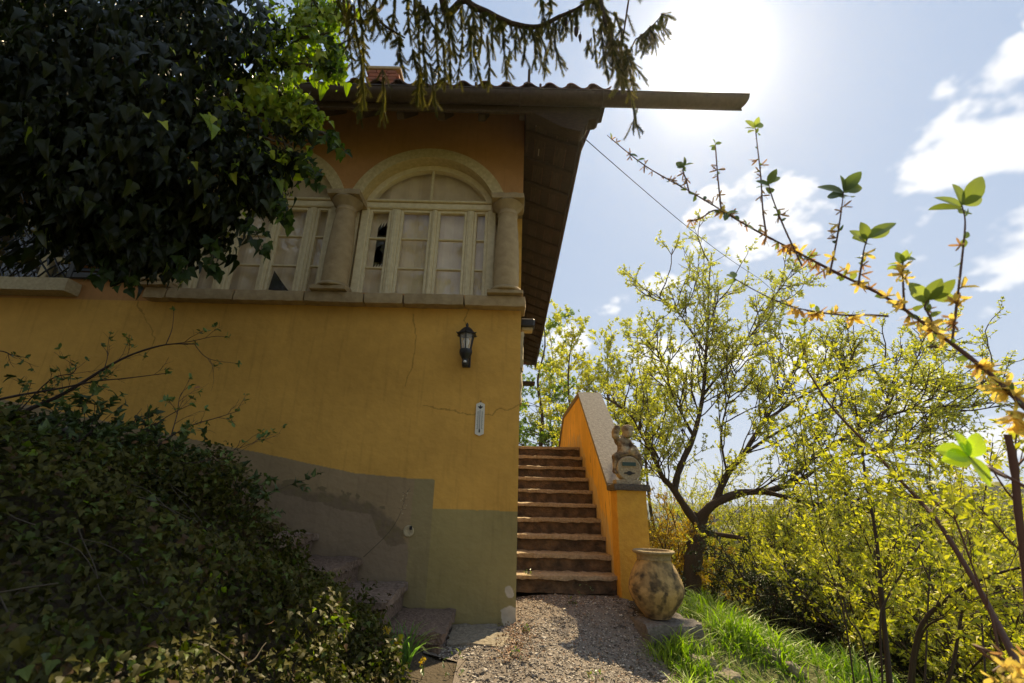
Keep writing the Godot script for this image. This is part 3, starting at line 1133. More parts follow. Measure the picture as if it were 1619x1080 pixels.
func build_stairs() -> void:
	var S := thing("outdoor_staircase", Vector3(0.6, 0, -5.0), "worn stone staircase climbing beside the villa wall to a landing", "stairs")
	var b: MB
	for i in range(1, 11):
		var y := step_y(i)
		var z := step_z(i)
		var st := Node3D.new()
		st.name = numbered(S, "step")
		S.add_child(st, true)
		st.position = Vector3(0.6, y, z) - S.position
		var depth := 0.30 if i < 10 else 2.4
		b = MB.new()
		b.rough(Vector3(0.595, y - 0.022, z - depth / 2 + 0.02), Vector3(1.035, 0.044, depth + 0.02), 0.04, 0.015, fine, Basis(Vector3(0, 0, 1), 0.007 * sin(i * 2.0)), 0.010)
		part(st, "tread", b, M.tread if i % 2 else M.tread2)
		b = MB.new()
		b.rough(Vector3(0.595, y - 0.105, z - 0.10), Vector3(1.03, 0.125, 0.18), 0.06, 0.016, fine, Basis(), 0.006)
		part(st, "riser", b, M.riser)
	b = MB.new()
	b.prism(PackedVector2Array([Vector2(5.2, -0.2), Vector2(9.8, -0.2), Vector2(9.8, 1.58), Vector2(7.45, 1.58)]), 0.09, 1.10, Transform3D(Basis(Vector3(0, 0, -1), Vector3(0, 1, 0), Vector3(1, 0, 0)), Vector3.ZERO))
	part(S, "stair_core", b, M.riser)

	var P := thing("parapet_wall", Vector3(1.25, 0, -5.0), "yellow stair parapet with grey concrete coping and a square end post", "wall")
	var tz := Transform3D(Basis(Vector3(0, 0, -1), Vector3(0, 1, 0), Vector3(1, 0, 0)), Vector3.ZERO)
	var x0 := 1.10
	var x1 := 1.395
	# body, seen from the side: distance to the back, height
	b = MB.new()
	b.prism(PackedVector2Array([Vector2(5.12, -0.6), Vector2(10.6, -0.6), Vector2(10.6, 1.7), Vector2(9.25, 2.45), Vector2(7.13, 2.455), Vector2(5.12, 0.985)]), x0, x1, tz)
	part(P, "wall", b, M.parapet)
	b = MB.new()
	b.rough(Vector3(1.2425, 0.27, -4.975), Vector3(0.305, 1.45, 0.29), 0.08, 0.008, fine, Basis(), 0.012)
	part(P, "post", b, M.parapet_post)
	b = MB.new()
	b.rough(Vector3(1.245, 1.015, -4.985), Vector3(0.37, 0.065, 0.37), 0.05, 0.008, fine, Basis(), 0.012)
	part(P, "post_cap", b, M.coping_dark)
	# coping in lengths
	var run := [[Vector2(5.16, 1.045 + 0.02), Vector2(7.10, 2.51)], [Vector2(7.10, 2.51), Vector2(9.25, 2.51)], [Vector2(9.25, 2.51), Vector2(10.65, 1.75)]]
	for q in run:
		var a: Vector2 = q[0]
		var d: Vector2 = q[1]
		b = MB.new()
		b.prism(PackedVector2Array([a + Vector2(0, -0.06), d + Vector2(0, -0.06), d, a]), x0 - 0.032, x1 + 0.032, tz)
		part(P, "coping", b, M.coping)
	# the plastered inner face: sun-bleached yellow over pale render that shows where it has peeled above the steps
	var im := Image.create(640, 384, false, Image.FORMAT_RGB8)
	for j in 384:
		for i in 640:
			var d := 5.1 + (i + 0.5) * 0.0086
			var y := 2.5 - (j + 0.5) * 0.0075
			var a := fbm.get_noise_2d(d * 1.5, y * 1.5)
			var e := fbm.get_noise_2d(d * 7.0, y * 2.2 + 30.0)
			var st := fbm.get_noise_2d(d * 9.0, y * 0.7 + 60.0)
			var c := Color(0.78, 0.49, 0.09) * (1.0 + 0.22 * a)
			var above: float = y - (0.18 + 0.66 * (minf(d, 7.3) - 5.0))
			var bare := (0.17 + 0.22 * a + 0.16 * st) - above
			if bare > 0.0:
				c = c.lerp(Color(0.60, 0.47, 0.27) * (1.0 + 0.3 * e), clampf(bare * 18.0, 0, 1))
			if st > 0.16:
				c = c.lerp(Color(0.62, 0.40, 0.14), clampf((st - 0.16) * 3.0, 0, 0.7))
			if e > 0.30 and a > 0.0:
				c = c.lerp(Color(0.30, 0.18, 0.06), clampf((e - 0.30) * 4.0, 0, 0.6))
			im.set_pixel(i, j, Color(c.r, c.g, c.b).linear_to_srgb())
	var fm := StandardMaterial3D.new()
	fm.albedo_texture = ImageTexture.create_from_image(im)
	fm.roughness = 0.92
	b = MB.new()
	b.use_uv = true
	var nrm := Vector3(-1, 0, 0)
	var outline := [Vector2(5.13, 0.1), Vector2(5.13, 0.992), Vector2(7.13, 2.452), Vector2(9.24, 2.452), Vector2(10.58, 1.71), Vector2(10.58, 0.1)]
	var i0 := 0
	for q in outline:
		b.vert(Vector3(x0 - 0.003, q.y, -q.x), nrm, Vector2((q.x - 5.1) / 5.504, (2.5 - q.y) / 2.88))
	for k in range(1, outline.size() - 1):
		b.face(i0, k, k + 1)
	part(P, "plaster_face", b, fm)
	build_urn()
	build_statue()

	# the slab the urn stands on
	b = MB.new()
	b.rough(Vector3(1.31, -0.175, -4.38), Vector3(0.50, 0.26, 0.46), 0.05, 0.03, fine, Basis(Vector3.UP, 0.25), 0.02)
	var sl := thing("stone_slab", Vector3(1.31, -0.3, -4.38), "thick grey stone slab under the clay urn", "slab")
	part(sl, "slab", b, M.slab)

func build_urn() -> void:
	var U := thing("clay_urn", Vector3(1.30, -0.045, -4.42), "weathered buff clay urn standing by the yellow end post", "urn")
	var b := MB.new()
	var pr := PackedVector2Array([Vector2(0.0, 0.0), Vector2(0.10, 0.0), Vector2(0.112, 0.012), Vector2(0.15, 0.055), Vector2(0.196, 0.115), Vector2(0.226, 0.18), Vector2(0.232, 0.225), Vector2(0.224, 0.275), Vector2(0.20, 0.34), Vector2(0.172, 0.395), Vector2(0.148, 0.43), Vector2(0.142, 0.45)])
	var sm := PackedVector2Array()
	for i in pr.size() - 1:
		for k in 4:
			sm.append(pr[i].cubic_interpolate(pr[i + 1], pr[maxi(i - 1, 0)], pr[mini(i + 2, pr.size() - 1)], k / 4.0))
	sm.append(pr[pr.size() - 1])
	b.lathe(sm, U.position, 56, fbm, 0.012)
	part(U, "body", b, M.urn)
	b = MB.new()
	b.lathe(PackedVector2Array([Vector2(0.141, 0.0), Vector2(0.150, 0.006), Vector2(0.144, 0.016), Vector2(0.146, 0.04), Vector2(0.156, 0.046), Vector2(0.178, 0.056), Vector2(0.182, 0.066), Vector2(0.177, 0.076), Vector2(0.155, 0.078), Vector2(0.140, 0.066), Vector2(0.135, -0.1), Vector2(0.0, -0.12)]), U.position + Vector3(0, 0.445, 0), 56, fbm, 0.01)
	part(U, "rim", b, M.urn_rim)

# a body as one surface: distances to tapered capsules, joined smoothly, meshed as surface nets
func sdf_mesh(b: MB, caps: Array, lo: Vector3, hi: Vector3, cell: float, k: float, wob: float) -> void:
	var nx := int((hi.x - lo.x) / cell) + 2
	var ny := int((hi.y - lo.y) / cell) + 2
	var nz := int((hi.z - lo.z) / cell) + 2
	var f := PackedFloat32Array()
	f.resize(nx * ny * nz)
	var q := 0
	for z in nz:
		for y in ny:
			for x in nx:
				var p := lo + Vector3(x, y, z) * cell
				var d := 1e3
				for c in caps:
					var pa: Vector3 = p - c[0]
					var ba: Vector3 = c[1]
					var h := clampf(pa.dot(ba) / maxf(ba.length_squared(), 1e-9), 0, 1)
					var e: float = (pa - ba * h).length() - lerpf(c[2], c[3], h)
					var m := maxf(k - absf(d - e), 0.0) / k
					d = minf(d, e) - m * m * k * 0.25
				if d < 0.03:
					d += fine.get_noise_3d(p.x * 4.0, p.y * 4.0, p.z * 4.0) * wob
				f[q] = d
				q += 1
	var ids := {}
	var start := b.v.size()
	for z in nz - 1:
		for y in ny - 1:
			for x in nx - 1:
				var i0 := (z * ny + y) * nx + x
				var inside := 0
				var sum := Vector3.ZERO
				var cnt := 0
				for cn in 8:
					if f[i0 + (cn & 1) + ((cn >> 1) & 1) * nx + (cn >> 2) * nx * ny] < 0: inside += 1
				if inside == 0 or inside == 8:
					continue
				for ed in 12:
					var ax := ed / 4
					var o := ed % 4
					var ca := [0, 0, 0]
					ca[(ax + 1) % 3] = o & 1
					ca[(ax + 2) % 3] = o >> 1
					var cb := ca.duplicate()
					cb[ax] = 1
					var fa := f[i0 + ca[0] + ca[1] * nx + ca[2] * nx * ny]
					var fb := f[i0 + cb[0] + cb[1] * nx + cb[2] * nx * ny]
					if (fa < 0) != (fb < 0):
						var t := fa / (fa - fb)
						sum += Vector3(lerpf(ca[0], cb[0], t), lerpf(ca[1], cb[1], t), lerpf(ca[2], cb[2], t))
						cnt += 1
				ids[i0] = b.vert(lo + (Vector3(x, y, z) + sum / cnt) * cell, Vector3.UP)
	var str_ := [1, nx, nx * ny]
	for z in range(1, nz - 1):
		for y in range(1, ny - 1):
			for x in range(1, nx - 1):
				var i0 := (z * ny + y) * nx + x
				for ax in 3:
					var fa := f[i0]
					var fb := f[i0 + str_[ax]]
					if (fa < 0) == (fb < 0):
						continue
					var s1: int = str_[(ax + 1) % 3]
					var s2: int = str_[(ax + 2) % 3]
					var a: int = ids[i0 - s1 - s2]
					var e: int = ids[i0 - s2]
					var c2: int = ids[i0]
					var d2: int = ids[i0 - s1]
					if fa < 0:
						b.face(a, e, c2)
						b.face(a, c2, d2)
					else:
						b.face(a, c2, e)
						b.face(a, d2, c2)
	b.smooth_from(start)

func cap(a: Vector3, d: Vector3, r0: float, r1: float) -> Array:
	return [a, d - a, r0, r1]

func build_statue() -> void:
	var o := Vector3(1.235, 1.047, -4.96)
	var S := thing("cherub_statue", o, "small weathered stone cherub riding a round drum on the post", "statue")
	var b := MB.new()
	# drum and foot under the figure
	b.rough(o + Vector3(0, 0.022, 0), Vector3(0.26, 0.045, 0.2), 0.04, 0.012, fine, Basis(), 0.012)
	part(S, "foot", b, M.statue_pale)
	b = MB.new()
	var tt := Transform3D(Basis(Vector3.RIGHT, Vector3(0, 0, -1), Vector3(0, 1, 0)), o + Vector3(0.012, 0.155, -0.07))
	var d0 := MB.new()
	d0.lathe(PackedVector2Array([Vector2(0, 0), Vector2(0.118, 0.0), Vector2(0.128, 0.012), Vector2(0.128, 0.13), Vector2(0.12, 0.142), Vector2(0.106, 0.145), Vector2(0.098, 0.137), Vector2(0, 0.135)]), Vector3.ZERO, 40, fine, 0.006)
	for i in d0.v.size():
		b.vert(o + Vector3(0.012, 0.155, 0) + Vector3(d0.v[i].x, -d0.v[i].z, d0.v[i].y - 0.06), Vector3(d0.n[i].x, -d0.n[i].z, d0.n[i].y))
	for t in range(0, d0.ix.size(), 3):
		b.ix.append(d0.ix[t])
		b.ix.append(d0.ix[t + 1])
		b.ix.append(d0.ix[t + 2])
	part(S, "drum", b, M.statue_pale)
	# green plate and dark scrolled opening on the drum
	b = MB.new()
	b.box(o + Vector3(0.012, 0.20, 0.083), Vector3(0.142, 0.038, 0.012), Basis(), 0.003)
	part(S, "plate", b, M.plate)
	b = MB.new()
	for s in [-1.0, 1.0]:
		b.box(o + Vector3(0.012, 0.20 + s * 0.022, 0.081), Vector3(0.15, 0.006, 0.012), Basis(), 0.002)
	part(S, "plate_edge", b, M.statue_pale)
	b = MB.new()
	var sc := PackedVector2Array()
	for k in 24:
		var a := TAU * k / 24.0
		sc.append(Vector2(cos(a) * (0.052 + 0.006 * cos(4 * a)), sin(a) * (0.016 + 0.006 * cos(4 * a))))
	b.prism(sc, 0.07, 0.082, Transform3D(Basis(), o + Vector3(0.012, 0.11, 0)))
	part(S, "scroll_opening", b, M.iron)
	# the figure
	var c := []
	var hip := o + Vector3(-0.01, 0.305, -0.02)
	var chest := o + Vector3(-0.02, 0.43, -0.015)
	c.append(cap(hip, chest, 0.062, 0.060))
	c.append(cap(hip + Vector3(0.0, 0.02, 0.03), hip + Vector3(0, 0.05, 0.03), 0.05, 0.05))
	c.append(cap(chest + Vector3(-0.05, 0.01, 0), chest + Vector3(0.055, 0.01, 0), 0.032, 0.032))
	c.append(cap(chest, chest + Vector3(0.02, 0.07, 0.0), 0.035, 0.03))
	# legs astride the drum
	c.append(cap(hip + Vector3(-0.04, 0, 0.0), o + Vector3(-0.115, 0.27, 0.045), 0.046, 0.036))
	c.append(cap(o + Vector3(-0.115, 0.27, 0.045), o + Vector3(-0.125, 0.13, 0.035), 0.035, 0.024))
	c.append(cap(o + Vector3(-0.125, 0.13, 0.035), o + Vector3(-0.128, 0.11, 0.075), 0.022, 0.016))
	c.append(cap(hip + Vector3(0.045, 0, 0.0), o + Vector3(0.115, 0.285, 0.05), 0.046, 0.038))
	c.append(cap(o + Vector3(0.115, 0.285, 0.05), o + Vector3(0.142, 0.17, 0.03), 0.035, 0.024))
	# drapery across the hips
	c.append(cap(o + Vector3(-0.06, 0.30, 0.05), o + Vector3(0.09, 0.335, 0.05), 0.022, 0.028))
	c.append(cap(o + Vector3(0.09, 0.335, 0.05), o + Vector3(0.135, 0.24, 0.02), 0.026, 0.02))
	# right arm folded, hand at the lap
	c.append(cap(chest + Vector3(0.06, 0.01, 0.0), o + Vector3(0.09, 0.37, 0.03), 0.029, 0.024))
	c.append(cap(o + Vector3(0.09, 0.37, 0.03), o + Vector3(0.04, 0.335, 0.075), 0.023, 0.018))
	# left arm raised to the head, holding something round
	c.append(cap(chest + Vector3(-0.055, 0.015, 0.0), o + Vector3(-0.105, 0.49, 0.02), 0.03, 0.025))
	c.append(cap(o + Vector3(-0.105, 0.49, 0.02), o + Vector3(-0.085, 0.56, 0.03), 0.026, 0.022))
	c.append(cap(o + Vector3(-0.09, 0.555, 0.03), o + Vector3(-0.08, 0.575, 0.025), 0.038, 0.036))
	c.append(cap(o + Vector3(-0.10, 0.50, 0.03), o + Vector3(-0.105, 0.53, 0.02), 0.034, 0.034))
	# head turned down, with curls
	var hd := o + Vector3(0.035, 0.548, 0.012)
	c.append(cap(hd + Vector3(0, -0.018, 0.008), hd + Vector3(0, 0.018, -0.006), 0.050, 0.056))
	c.append(cap(hd + Vector3(-0.004, -0.01, 0.058), hd + Vector3(-0.003, 0.004, 0.055), 0.011, 0.009))
	c.append(cap(hd + Vector3(-0.005, -0.045, 0.035), hd + Vector3(0.0, -0.043, 0.03), 0.018, 0.016))
	for k in 14:
		var a := TAU * k / 14.0
		c.append(cap(hd + Vector3(cos(a) * 0.048, 0.03 + 0.012 * sin(a * 3.0), sin(a) * 0.046 - 0.004), hd + Vector3(cos(a) * 0.05, 0.02, sin(a) * 0.05 - 0.004), 0.014, 0.012))
	sdf_mesh(b_new(), [], Vector3.ZERO, Vector3.ZERO, 1.0, 0.1, 0.0) if false else null
	b = MB.new()
	sdf_mesh(b, c, o + Vector3(-0.19, 0.08, -0.11), o + Vector3(0.2, 0.64, 0.13), 0.0075, 0.022, 0.006)
	part(S, "figure", b, M.statue)

func b_new() -> MB: return MB.new()

func build_wall_things() -> void:
	var b: MB
	# lantern
	var c := Vector3(-0.41, 2.0, -3.87)
	var L := thing("wall_lantern", c, "black iron wall lantern with tapered glass on the ochre wall", "lantern")
	b = MB.new()
	b.lathe(PackedVector2Array([Vector2(0.0, -0.035), Vector2(0.025, -0.03), Vector2(0.03, 0.0), Vector2(0.026, 0.03), Vector2(0.034, 0.045), Vector2(0.05, 0.075), Vector2(0.058, 0.10), Vector2(0.056, 0.125), Vector2(0.05, 0.128), Vector2(0, 0.128)]), c, 18)
	b.box(c + Vector3(0, 0.06, -0.07), Vector3(0.05, 0.05, 0.12), Basis(), 0.006)
	b.box(c + Vector3(0, 0.07, -0.122), Vector3(0.075, 0.15, 0.012), Basis(), 0.005)
	part(L, "holder", b, M.iron)
	b = MB.new()
	for k in 6:
		var a := TAU * (k + 0.5) / 6
		b.tube(PackedVector3Array([c + Vector3(cos(a) * 0.047, 0.125, sin(a) * 0.047), c + Vector3(cos(a) * 0.071, 0.27, sin(a) * 0.071)]), PackedFloat32Array([0.0055, 0.0055]), 5)
	part(L, "cage", b, M.iron)
	for k in 6:
		b = MB.new()
		var a0 := TAU * (k + 0.5) / 6
		var a1 := TAU * (k + 1.5) / 6
		b.quad(c + Vector3(cos(a1) * 0.046, 0.128, sin(a1) * 0.046), c + Vector3(cos(a0) * 0.046, 0.128, sin(a0) * 0.046), c + Vector3(cos(a0) * 0.069, 0.268, sin(a0) * 0.069), c + Vector3(cos(a1) * 0.069, 0.268, sin(a1) * 0.069))
		part(L, "pane", b, M.lantern_glass)
	b = MB.new()
	b.lathe(PackedVector2Array([Vector2(0.0, 0.266), Vector2(0.092, 0.262), Vector2(0.096, 0.268), Vector2(0.09, 0.276), Vector2(0.07, 0.29), Vector2(0.052, 0.315), Vector2(0.03, 0.335), Vector2(0.014, 0.342), Vector2(0.012, 0.352), Vector2(0.017, 0.36), Vector2(0.012, 0.368), Vector2(0.006, 0.378), Vector2(0.0, 0.39)]), c, 6, null, 0.0, TAU / 12)
	for k in 6:
		var a := TAU * (k + 0.5) / 6
		b.tube(PackedVector3Array([c + Vector3(cos(a) * 0.09, 0.27, sin(a) * 0.09), c + Vector3(cos(a) * 0.104, 0.276, sin(a) * 0.104)]), PackedFloat32Array([0.007, 0.004]), 5)
	part(L, "roof", b, M.iron)
	b = MB.new()
	b.lathe(PackedVector2Array([Vector2(0, 0.13), Vector2(0.016, 0.132), Vector2(0.016, 0.165), Vector2(0.026, 0.19), Vector2(0.028, 0.21), Vector2(0.018, 0.23), Vector2(0, 0.235)]), c, 16)
	part(L, "bulb", b, plain(Color(0.8, 0.76, 0.66), 0.4))
	b = MB.new()
	b.lathe(PackedVector2Array([Vector2(0, 0), Vector2(0.012, 0.002), Vector2(0.014, 0.012), Vector2(0.010, 0.02), Vector2(0, 0.022)]), c + Vector3(0.0, -0.002, 0.026), 12)
	part(L, "sensor", b, plain(Color(0.7, 0.7, 0.7), 0.3))
	# thermometer
	var tc := Vector3(-0.264, 1.532, -3.99)
	var T := thing("wall_thermometer", tc, "white enamel thermometer plate with pointed ends below the lantern", "thermometer")
	b = MB.new()
	var w := 0.038
	var hh := 0.148
	b.prism(PackedVector2Array([Vector2(-w, -hh + 0.018), Vector2(-0.016, -hh + 0.008), Vector2(0, -hh), Vector2(0.016, -hh + 0.008), Vector2(w, -hh + 0.018), Vector2(w, hh - 0.018), Vector2(0.016, hh - 0.008), Vector2(0, hh), Vector2(-0.016, hh - 0.008), Vector2(-w, hh - 0.018)]), -0.006, 0.004, Transform3D(Basis(), tc))
	part(T, "plate", b, plain(Color(0.66, 0.63, 0.52), 0.3))
	b = MB.new()
	for s in [-1.0, 1.0]:
		for k in 23:
			var ln := 0.014 if k % 5 == 0 else 0.009
			b.box(tc + Vector3(s * 0.013 + s * ln / 2, -0.085 + k * 0.0068, 0.0045), Vector3(ln, 0.0022, 0.001))
	part(T, "scale_marks", b, M.iron, "stuff")
	b = MB.new()
	b.tube(PackedVector3Array([tc + Vector3(0, -0.1, 0.008), tc + Vector3(0, 0.075, 0.008)]), PackedFloat32Array([0.0035, 0.0035]), 8)
	part(T, "glass_tube", b, plain(Color(0.35, 0.33, 0.3), 0.1))
	b = MB.new()
	b.lathe(PackedVector2Array([Vector2(0, -0.012), Vector2(0.005, -0.01), Vector2(0.006, 0.004), Vector2(0.003, 0.02), Vector2(0, 0.021)]), tc + Vector3(0, -0.108, 0.009), 10)
	part(T, "bulb", b, M.iron)
	b = MB.new()
	# little emblem of a bird with spread wings at the top
	b.prism(PackedVector2Array([Vector2(-0.024, 0.104), Vector2(-0.014, 0.098), Vector2(-0.006, 0.088), Vector2(0.006, 0.088), Vector2(0.014, 0.098), Vector2(0.024, 0.104), Vector2(0.014, 0.111), Vector2(0.006, 0.108), Vector2(0.004, 0.12), Vector2(-0.004, 0.12), Vector2(-0.006, 0.108), Vector2(-0.014, 0.111)]), 0.004, 0.006, Transform3D(Basis(), tc))
	part(T, "emblem", b, M.iron)
	b = MB.new()
	b.tube(PackedVector3Array([tc + Vector3(0, hh - 0.006, 0.003), tc + Vector3(0.002, hh + 0.016, -0.004), tc + Vector3(0, hh + 0.014, -0.012)]), PackedFloat32Array([0.003, 0.003, 0.003]), 6)
	part(T, "hook", b, M.iron)
	# small plaster disc over a pipe hole, low on the wall
	b = MB.new()
	b.lathe(PackedVector2Array([Vector2(0, 0), Vector2(0.042, 0.0), Vector2(0.044, 0.006), Vector2(0.038, 0.010), Vector2(0.02, 0.011), Vector2(0.018, 0.004), Vector2(0, 0.003)]), Vector3.ZERO, 24, fine, 0.005)
	var disc := MB.new()
	for i in b.v.size():
		disc.vert(Vector3(-0.80 + b.v[i].x, 0.609 - b.v[i].z, -3.999 + b.v[i].y), Vector3(b.n[i].x, -b.n[i].z, b.n[i].y))
	disc.ix = b.ix
	var D := thing("plaster_disc", Vector3(-0.80, 0.609, -3.999), "small pale round pipe cover low on the stained wall", "pipe cover")
	part(D, "cover", disc, M.pale_stone)
	b = MB.new()
	b.box(Vector3(-0.782, 0.635, -3.985), Vector3(0.022, 0.03, 0.012), Basis(), 0.004)
	part(D, "hole", b, M.iron)
	# garden steps along the wall
	var G := thing("garden_steps", Vector3(-0.9, 0, -3.6), "low flight of rough brown stone steps along the foot of the wall", "steps")
	for k in 4:
		b = MB.new()
		var xr := -0.385 - k * 0.38
		var yt := 0.072 + k * 0.172
		b.rough(Vector3(xr - 0.22, yt - 0.03, -3.625), Vector3(0.46, 0.06, 0.735), 0.06, 0.022, fine, Basis(Vector3(0, 0, 1), 0.01 * sin(k * 2.0)), 0.012)
		part(G, "tread", b, M.step_stone if k % 2 else M.step_stone2)
		b = MB.new()
		b.rough(Vector3(xr - 0.24, yt - 0.17, -3.63), Vector3(0.44, 0.22, 0.69), 0.07, 0.02, fine, Basis(), 0.012)
		part(G, "riser", b, M.step_stone2)
	# paving flags at the foot of the wall
	var fl := [[Vector3(-0.22, -0.05, -3.72), Vector3(0.34, 0.05, 0.52), 0.04], [Vector3(0.0, -0.052, -3.6), Vector3(0.2, 0.05, 0.34), -0.25]]
	var F := thing("paving_flags", Vector3(-0.1, -0.06, -3.65), "cracked pale paving flags at the foot of the wall corner", "paving")
	for q in fl:
		b = MB.new()
		b.rough(q[0], q[1], 0.05, 0.016, fine, Basis(Vector3.UP, q[2]), 0.012)
		part(F, "flagstone", b, M.flag)
	# the wire from the eave out over the garden
	b = MB.new()
	var p0 := Vector3(0.63, 4.2, -3.5)
	var p1 := at(1200, 440, 9.0)
	var p2 := at(1500, 690, 16.0)
	var pts := PackedVector3Array()
	var rd := PackedFloat32Array()
	for k in 41:
		var t := k / 40.0
		var p := p0.lerp(p1, t * 2.0) if t < 0.5 else p1.lerp(p2, t * 2.0 - 1.0)
		p.y -= 0.12 * sin(PI * fmod(t * 2.0, 1.0)) if t < 1.0 else 0.0
		pts.append(p)
		rd.append(0.0045)
	b.tube(pts, rd, 5)
	tag(part(self, "overhead_wire", b, M.iron), "thin black wire running from the eave out across the sky", "wire")

func make_materials() -> void:
	var rough_h := height_tex(41, 0.06, 5)
	var grain_h := height_tex(42, 0.16, 4)
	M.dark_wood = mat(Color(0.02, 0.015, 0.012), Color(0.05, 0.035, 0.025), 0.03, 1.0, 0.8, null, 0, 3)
	M.eave_wood = mat(Color(0.045, 0.028, 0.018), Color(0.12, 0.075, 0.045), 0.02, 1.0, 0.75, grain_h, 0.2, 43)
	M.eave_wood.uv1_scale = Vector3(6, 6, 0.5)
	M.eave_wood2 = mat(Color(0.035, 0.022, 0.014), Color(0.09, 0.055, 0.032), 0.02, 1.0, 0.8, grain_h, 0.2, 44)
	M.eave_wood2.uv1_scale = Vector3(1.2, 6, 6)
	M.stone = mat(Color(0.29, 0.205, 0.105), Color(0.46, 0.34, 0.185), 0.02, 0.9, 0.9, rough_h, 0.25, 45)
	M.stone2 = mat(Color(0.32, 0.22, 0.11), Color(0.50, 0.37, 0.20), 0.02, 0.8, 0.9, rough_h, 0.25, 46)
	M.arch_stone = mat(Color(0.50, 0.38, 0.18), Color(0.70, 0.56, 0.30), 0.03, 1.2, 0.92, rough_h, 0.25, 47)
	M.pale_stone = mat(Color(0.38, 0.30, 0.17), Color(0.55, 0.46, 0.28), 0.03, 1.3, 0.9, rough_h, 0.3, 48)
	M.frame = mat(Color(0.66, 0.54, 0.31), Color(0.82, 0.70, 0.45), 0.02, 1.3, 0.6, grain_h, 0.08, 49)
	M.blind = mat(Color(0.72, 0.56, 0.36), Color(0.84, 0.69, 0.48), 0.015, 0.8, 0.95, null, 0, 50)
	M.glass = StandardMaterial3D.new()
	M.glass.transparency = BaseMaterial3D.TRANSPARENCY_ALPHA
	M.glass.albedo_color = Color(0.9, 0.9, 0.85, 0.06)
	M.glass.roughness = 0.03
	M.glass.metallic_specular = 0.5
	M.lantern_glass = StandardMaterial3D.new()
	M.lantern_glass.transparency = BaseMaterial3D.TRANSPARENCY_ALPHA
	M.lantern_glass.albedo_color = Color(0.85, 0.8, 0.7, 0.25)
	M.lantern_glass.roughness = 0.12
	M.iron = plain(Color(0.012, 0.011, 0.010), 0.5)
	M.shutter = plain(Color(0.02, 0.02, 0.018), 0.6)
	M.gutter = mat(Color(0.045, 0.03, 0.022), Color(0.085, 0.058, 0.042), 0.03, 1.2, 0.5, null, 0, 51)
	M.cable = plain(Color(0.45, 0.36, 0.24), 0.6)
	M.tile = mat(Color(0.10, 0.045, 0.028), Color(0.20, 0.085, 0.05), 0.05, 1.5, 0.85, rough_h, 0.3, 52)
	M.tile2 = mat(Color(0.08, 0.042, 0.03), Color(0.16, 0.085, 0.055), 0.05, 1.5, 0.85, rough_h, 0.3, 53)
	M.brick = mat(Color(0.24, 0.075, 0.04), Color(0.36, 0.12, 0.06), 0.05, 2.0, 0.9, rough_h, 0.3, 54)
	M.brick2 = mat(Color(0.20, 0.065, 0.04), Color(0.30, 0.11, 0.06), 0.05, 2.0, 0.9, rough_h, 0.3, 55)
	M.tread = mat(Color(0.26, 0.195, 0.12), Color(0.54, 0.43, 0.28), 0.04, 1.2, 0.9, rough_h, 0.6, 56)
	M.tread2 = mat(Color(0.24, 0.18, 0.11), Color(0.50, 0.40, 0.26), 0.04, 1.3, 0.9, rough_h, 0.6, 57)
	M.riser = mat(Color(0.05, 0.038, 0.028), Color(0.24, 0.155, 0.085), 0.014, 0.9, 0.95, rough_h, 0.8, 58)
	M.parapet = mat(Color(0.70, 0.55, 0.32), Color(0.72, 0.40, 0.045), 0.02, 0.75, 0.92, rough_h, 0.5, 59, 0.36)
	M.parapet_post = mat(Color(0.52, 0.28, 0.045), Color(0.66, 0.38, 0.06), 0.02, 0.8, 0.92, rough_h, 0.4, 60)
	M.coping = mat(Color(0.16, 0.14, 0.12), Color(0.30, 0.275, 0.235), 0.04, 1.0, 0.9, rough_h, 0.5, 61)
	M.coping_dark = mat(Color(0.06, 0.05, 0.042), Color(0.15, 0.125, 0.10), 0.05, 1.2, 0.9, rough_h, 0.5, 62)
	M.slab = mat(Color(0.10, 0.085, 0.07), Color(0.26, 0.23, 0.2), 0.04, 1.2, 0.9, rough_h, 0.8, 63)
	M.urn = mat(Color(0.06, 0.045, 0.03), Color(0.50, 0.335, 0.14), 0.02, 0.9, 0.9, rough_h, 0.6, 64, 0.42)
	M.urn_rim = mat(Color(0.22, 0.16, 0.09), Color(0.46, 0.36, 0.2), 0.04, 1.4, 0.9, rough_h, 0.5, 65)
	M.statue = mat(Color(0.07, 0.045, 0.027), Color(0.46, 0.36, 0.22), 0.012, 1.1, 0.92, rough_h, 0.3, 66, 0.50)
	M.statue_pale = mat(Color(0.26, 0.20, 0.12), Color(0.50, 0.42, 0.28), 0.05, 1.4, 0.92, rough_h, 0.4, 67)
	M.plate = plain(Color(0.025, 0.06, 0.05), 0.5)
	M.step_stone = mat(Color(0.13, 0.09, 0.065), Color(0.34, 0.25, 0.19), 0.03, 1.2, 0.9, rough_h, 1.0, 68)
	M.step_stone2 = mat(Color(0.11, 0.075, 0.055), Color(0.29, 0.205, 0.15), 0.035, 1.4, 0.9, rough_h, 1.0, 69)
	M.flag = mat(Color(0.16, 0.13, 0.09), Color(0.36, 0.31, 0.23), 0.03, 1.2, 0.9, rough_h, 0.9, 70)
	M.bark = mat(Color(0.035, 0.024, 0.016), Color(0.13, 0.09, 0.06), 0.05, 2.0, 0.95, rough_h, 0.8, 71)
	M.twig = plain(Color(0.05, 0.03, 0.02), 0.8)
	M.dead = leafy(lin(0.26, 0.13, 0.06), Color(0.8, 0.6, 0.4), 0.7, false)
	M.blade = leafy(lin(0.06, 0.10, 0.02), Color(0.6, 0.8, 0.3), 0.5, false)
	M.blade2 = leafy(lin(0.24, 0.32, 0.04), Color(0.85, 1.0, 0.35), 0.5, false)
	M.petal_yellow = leafy(lin(0.75, 0.62, 0.04), Color(1.0, 0.95, 0.4), 0.6)
	M.red_twig = plain(Color(0.11, 0.05, 0.03), 0.7)
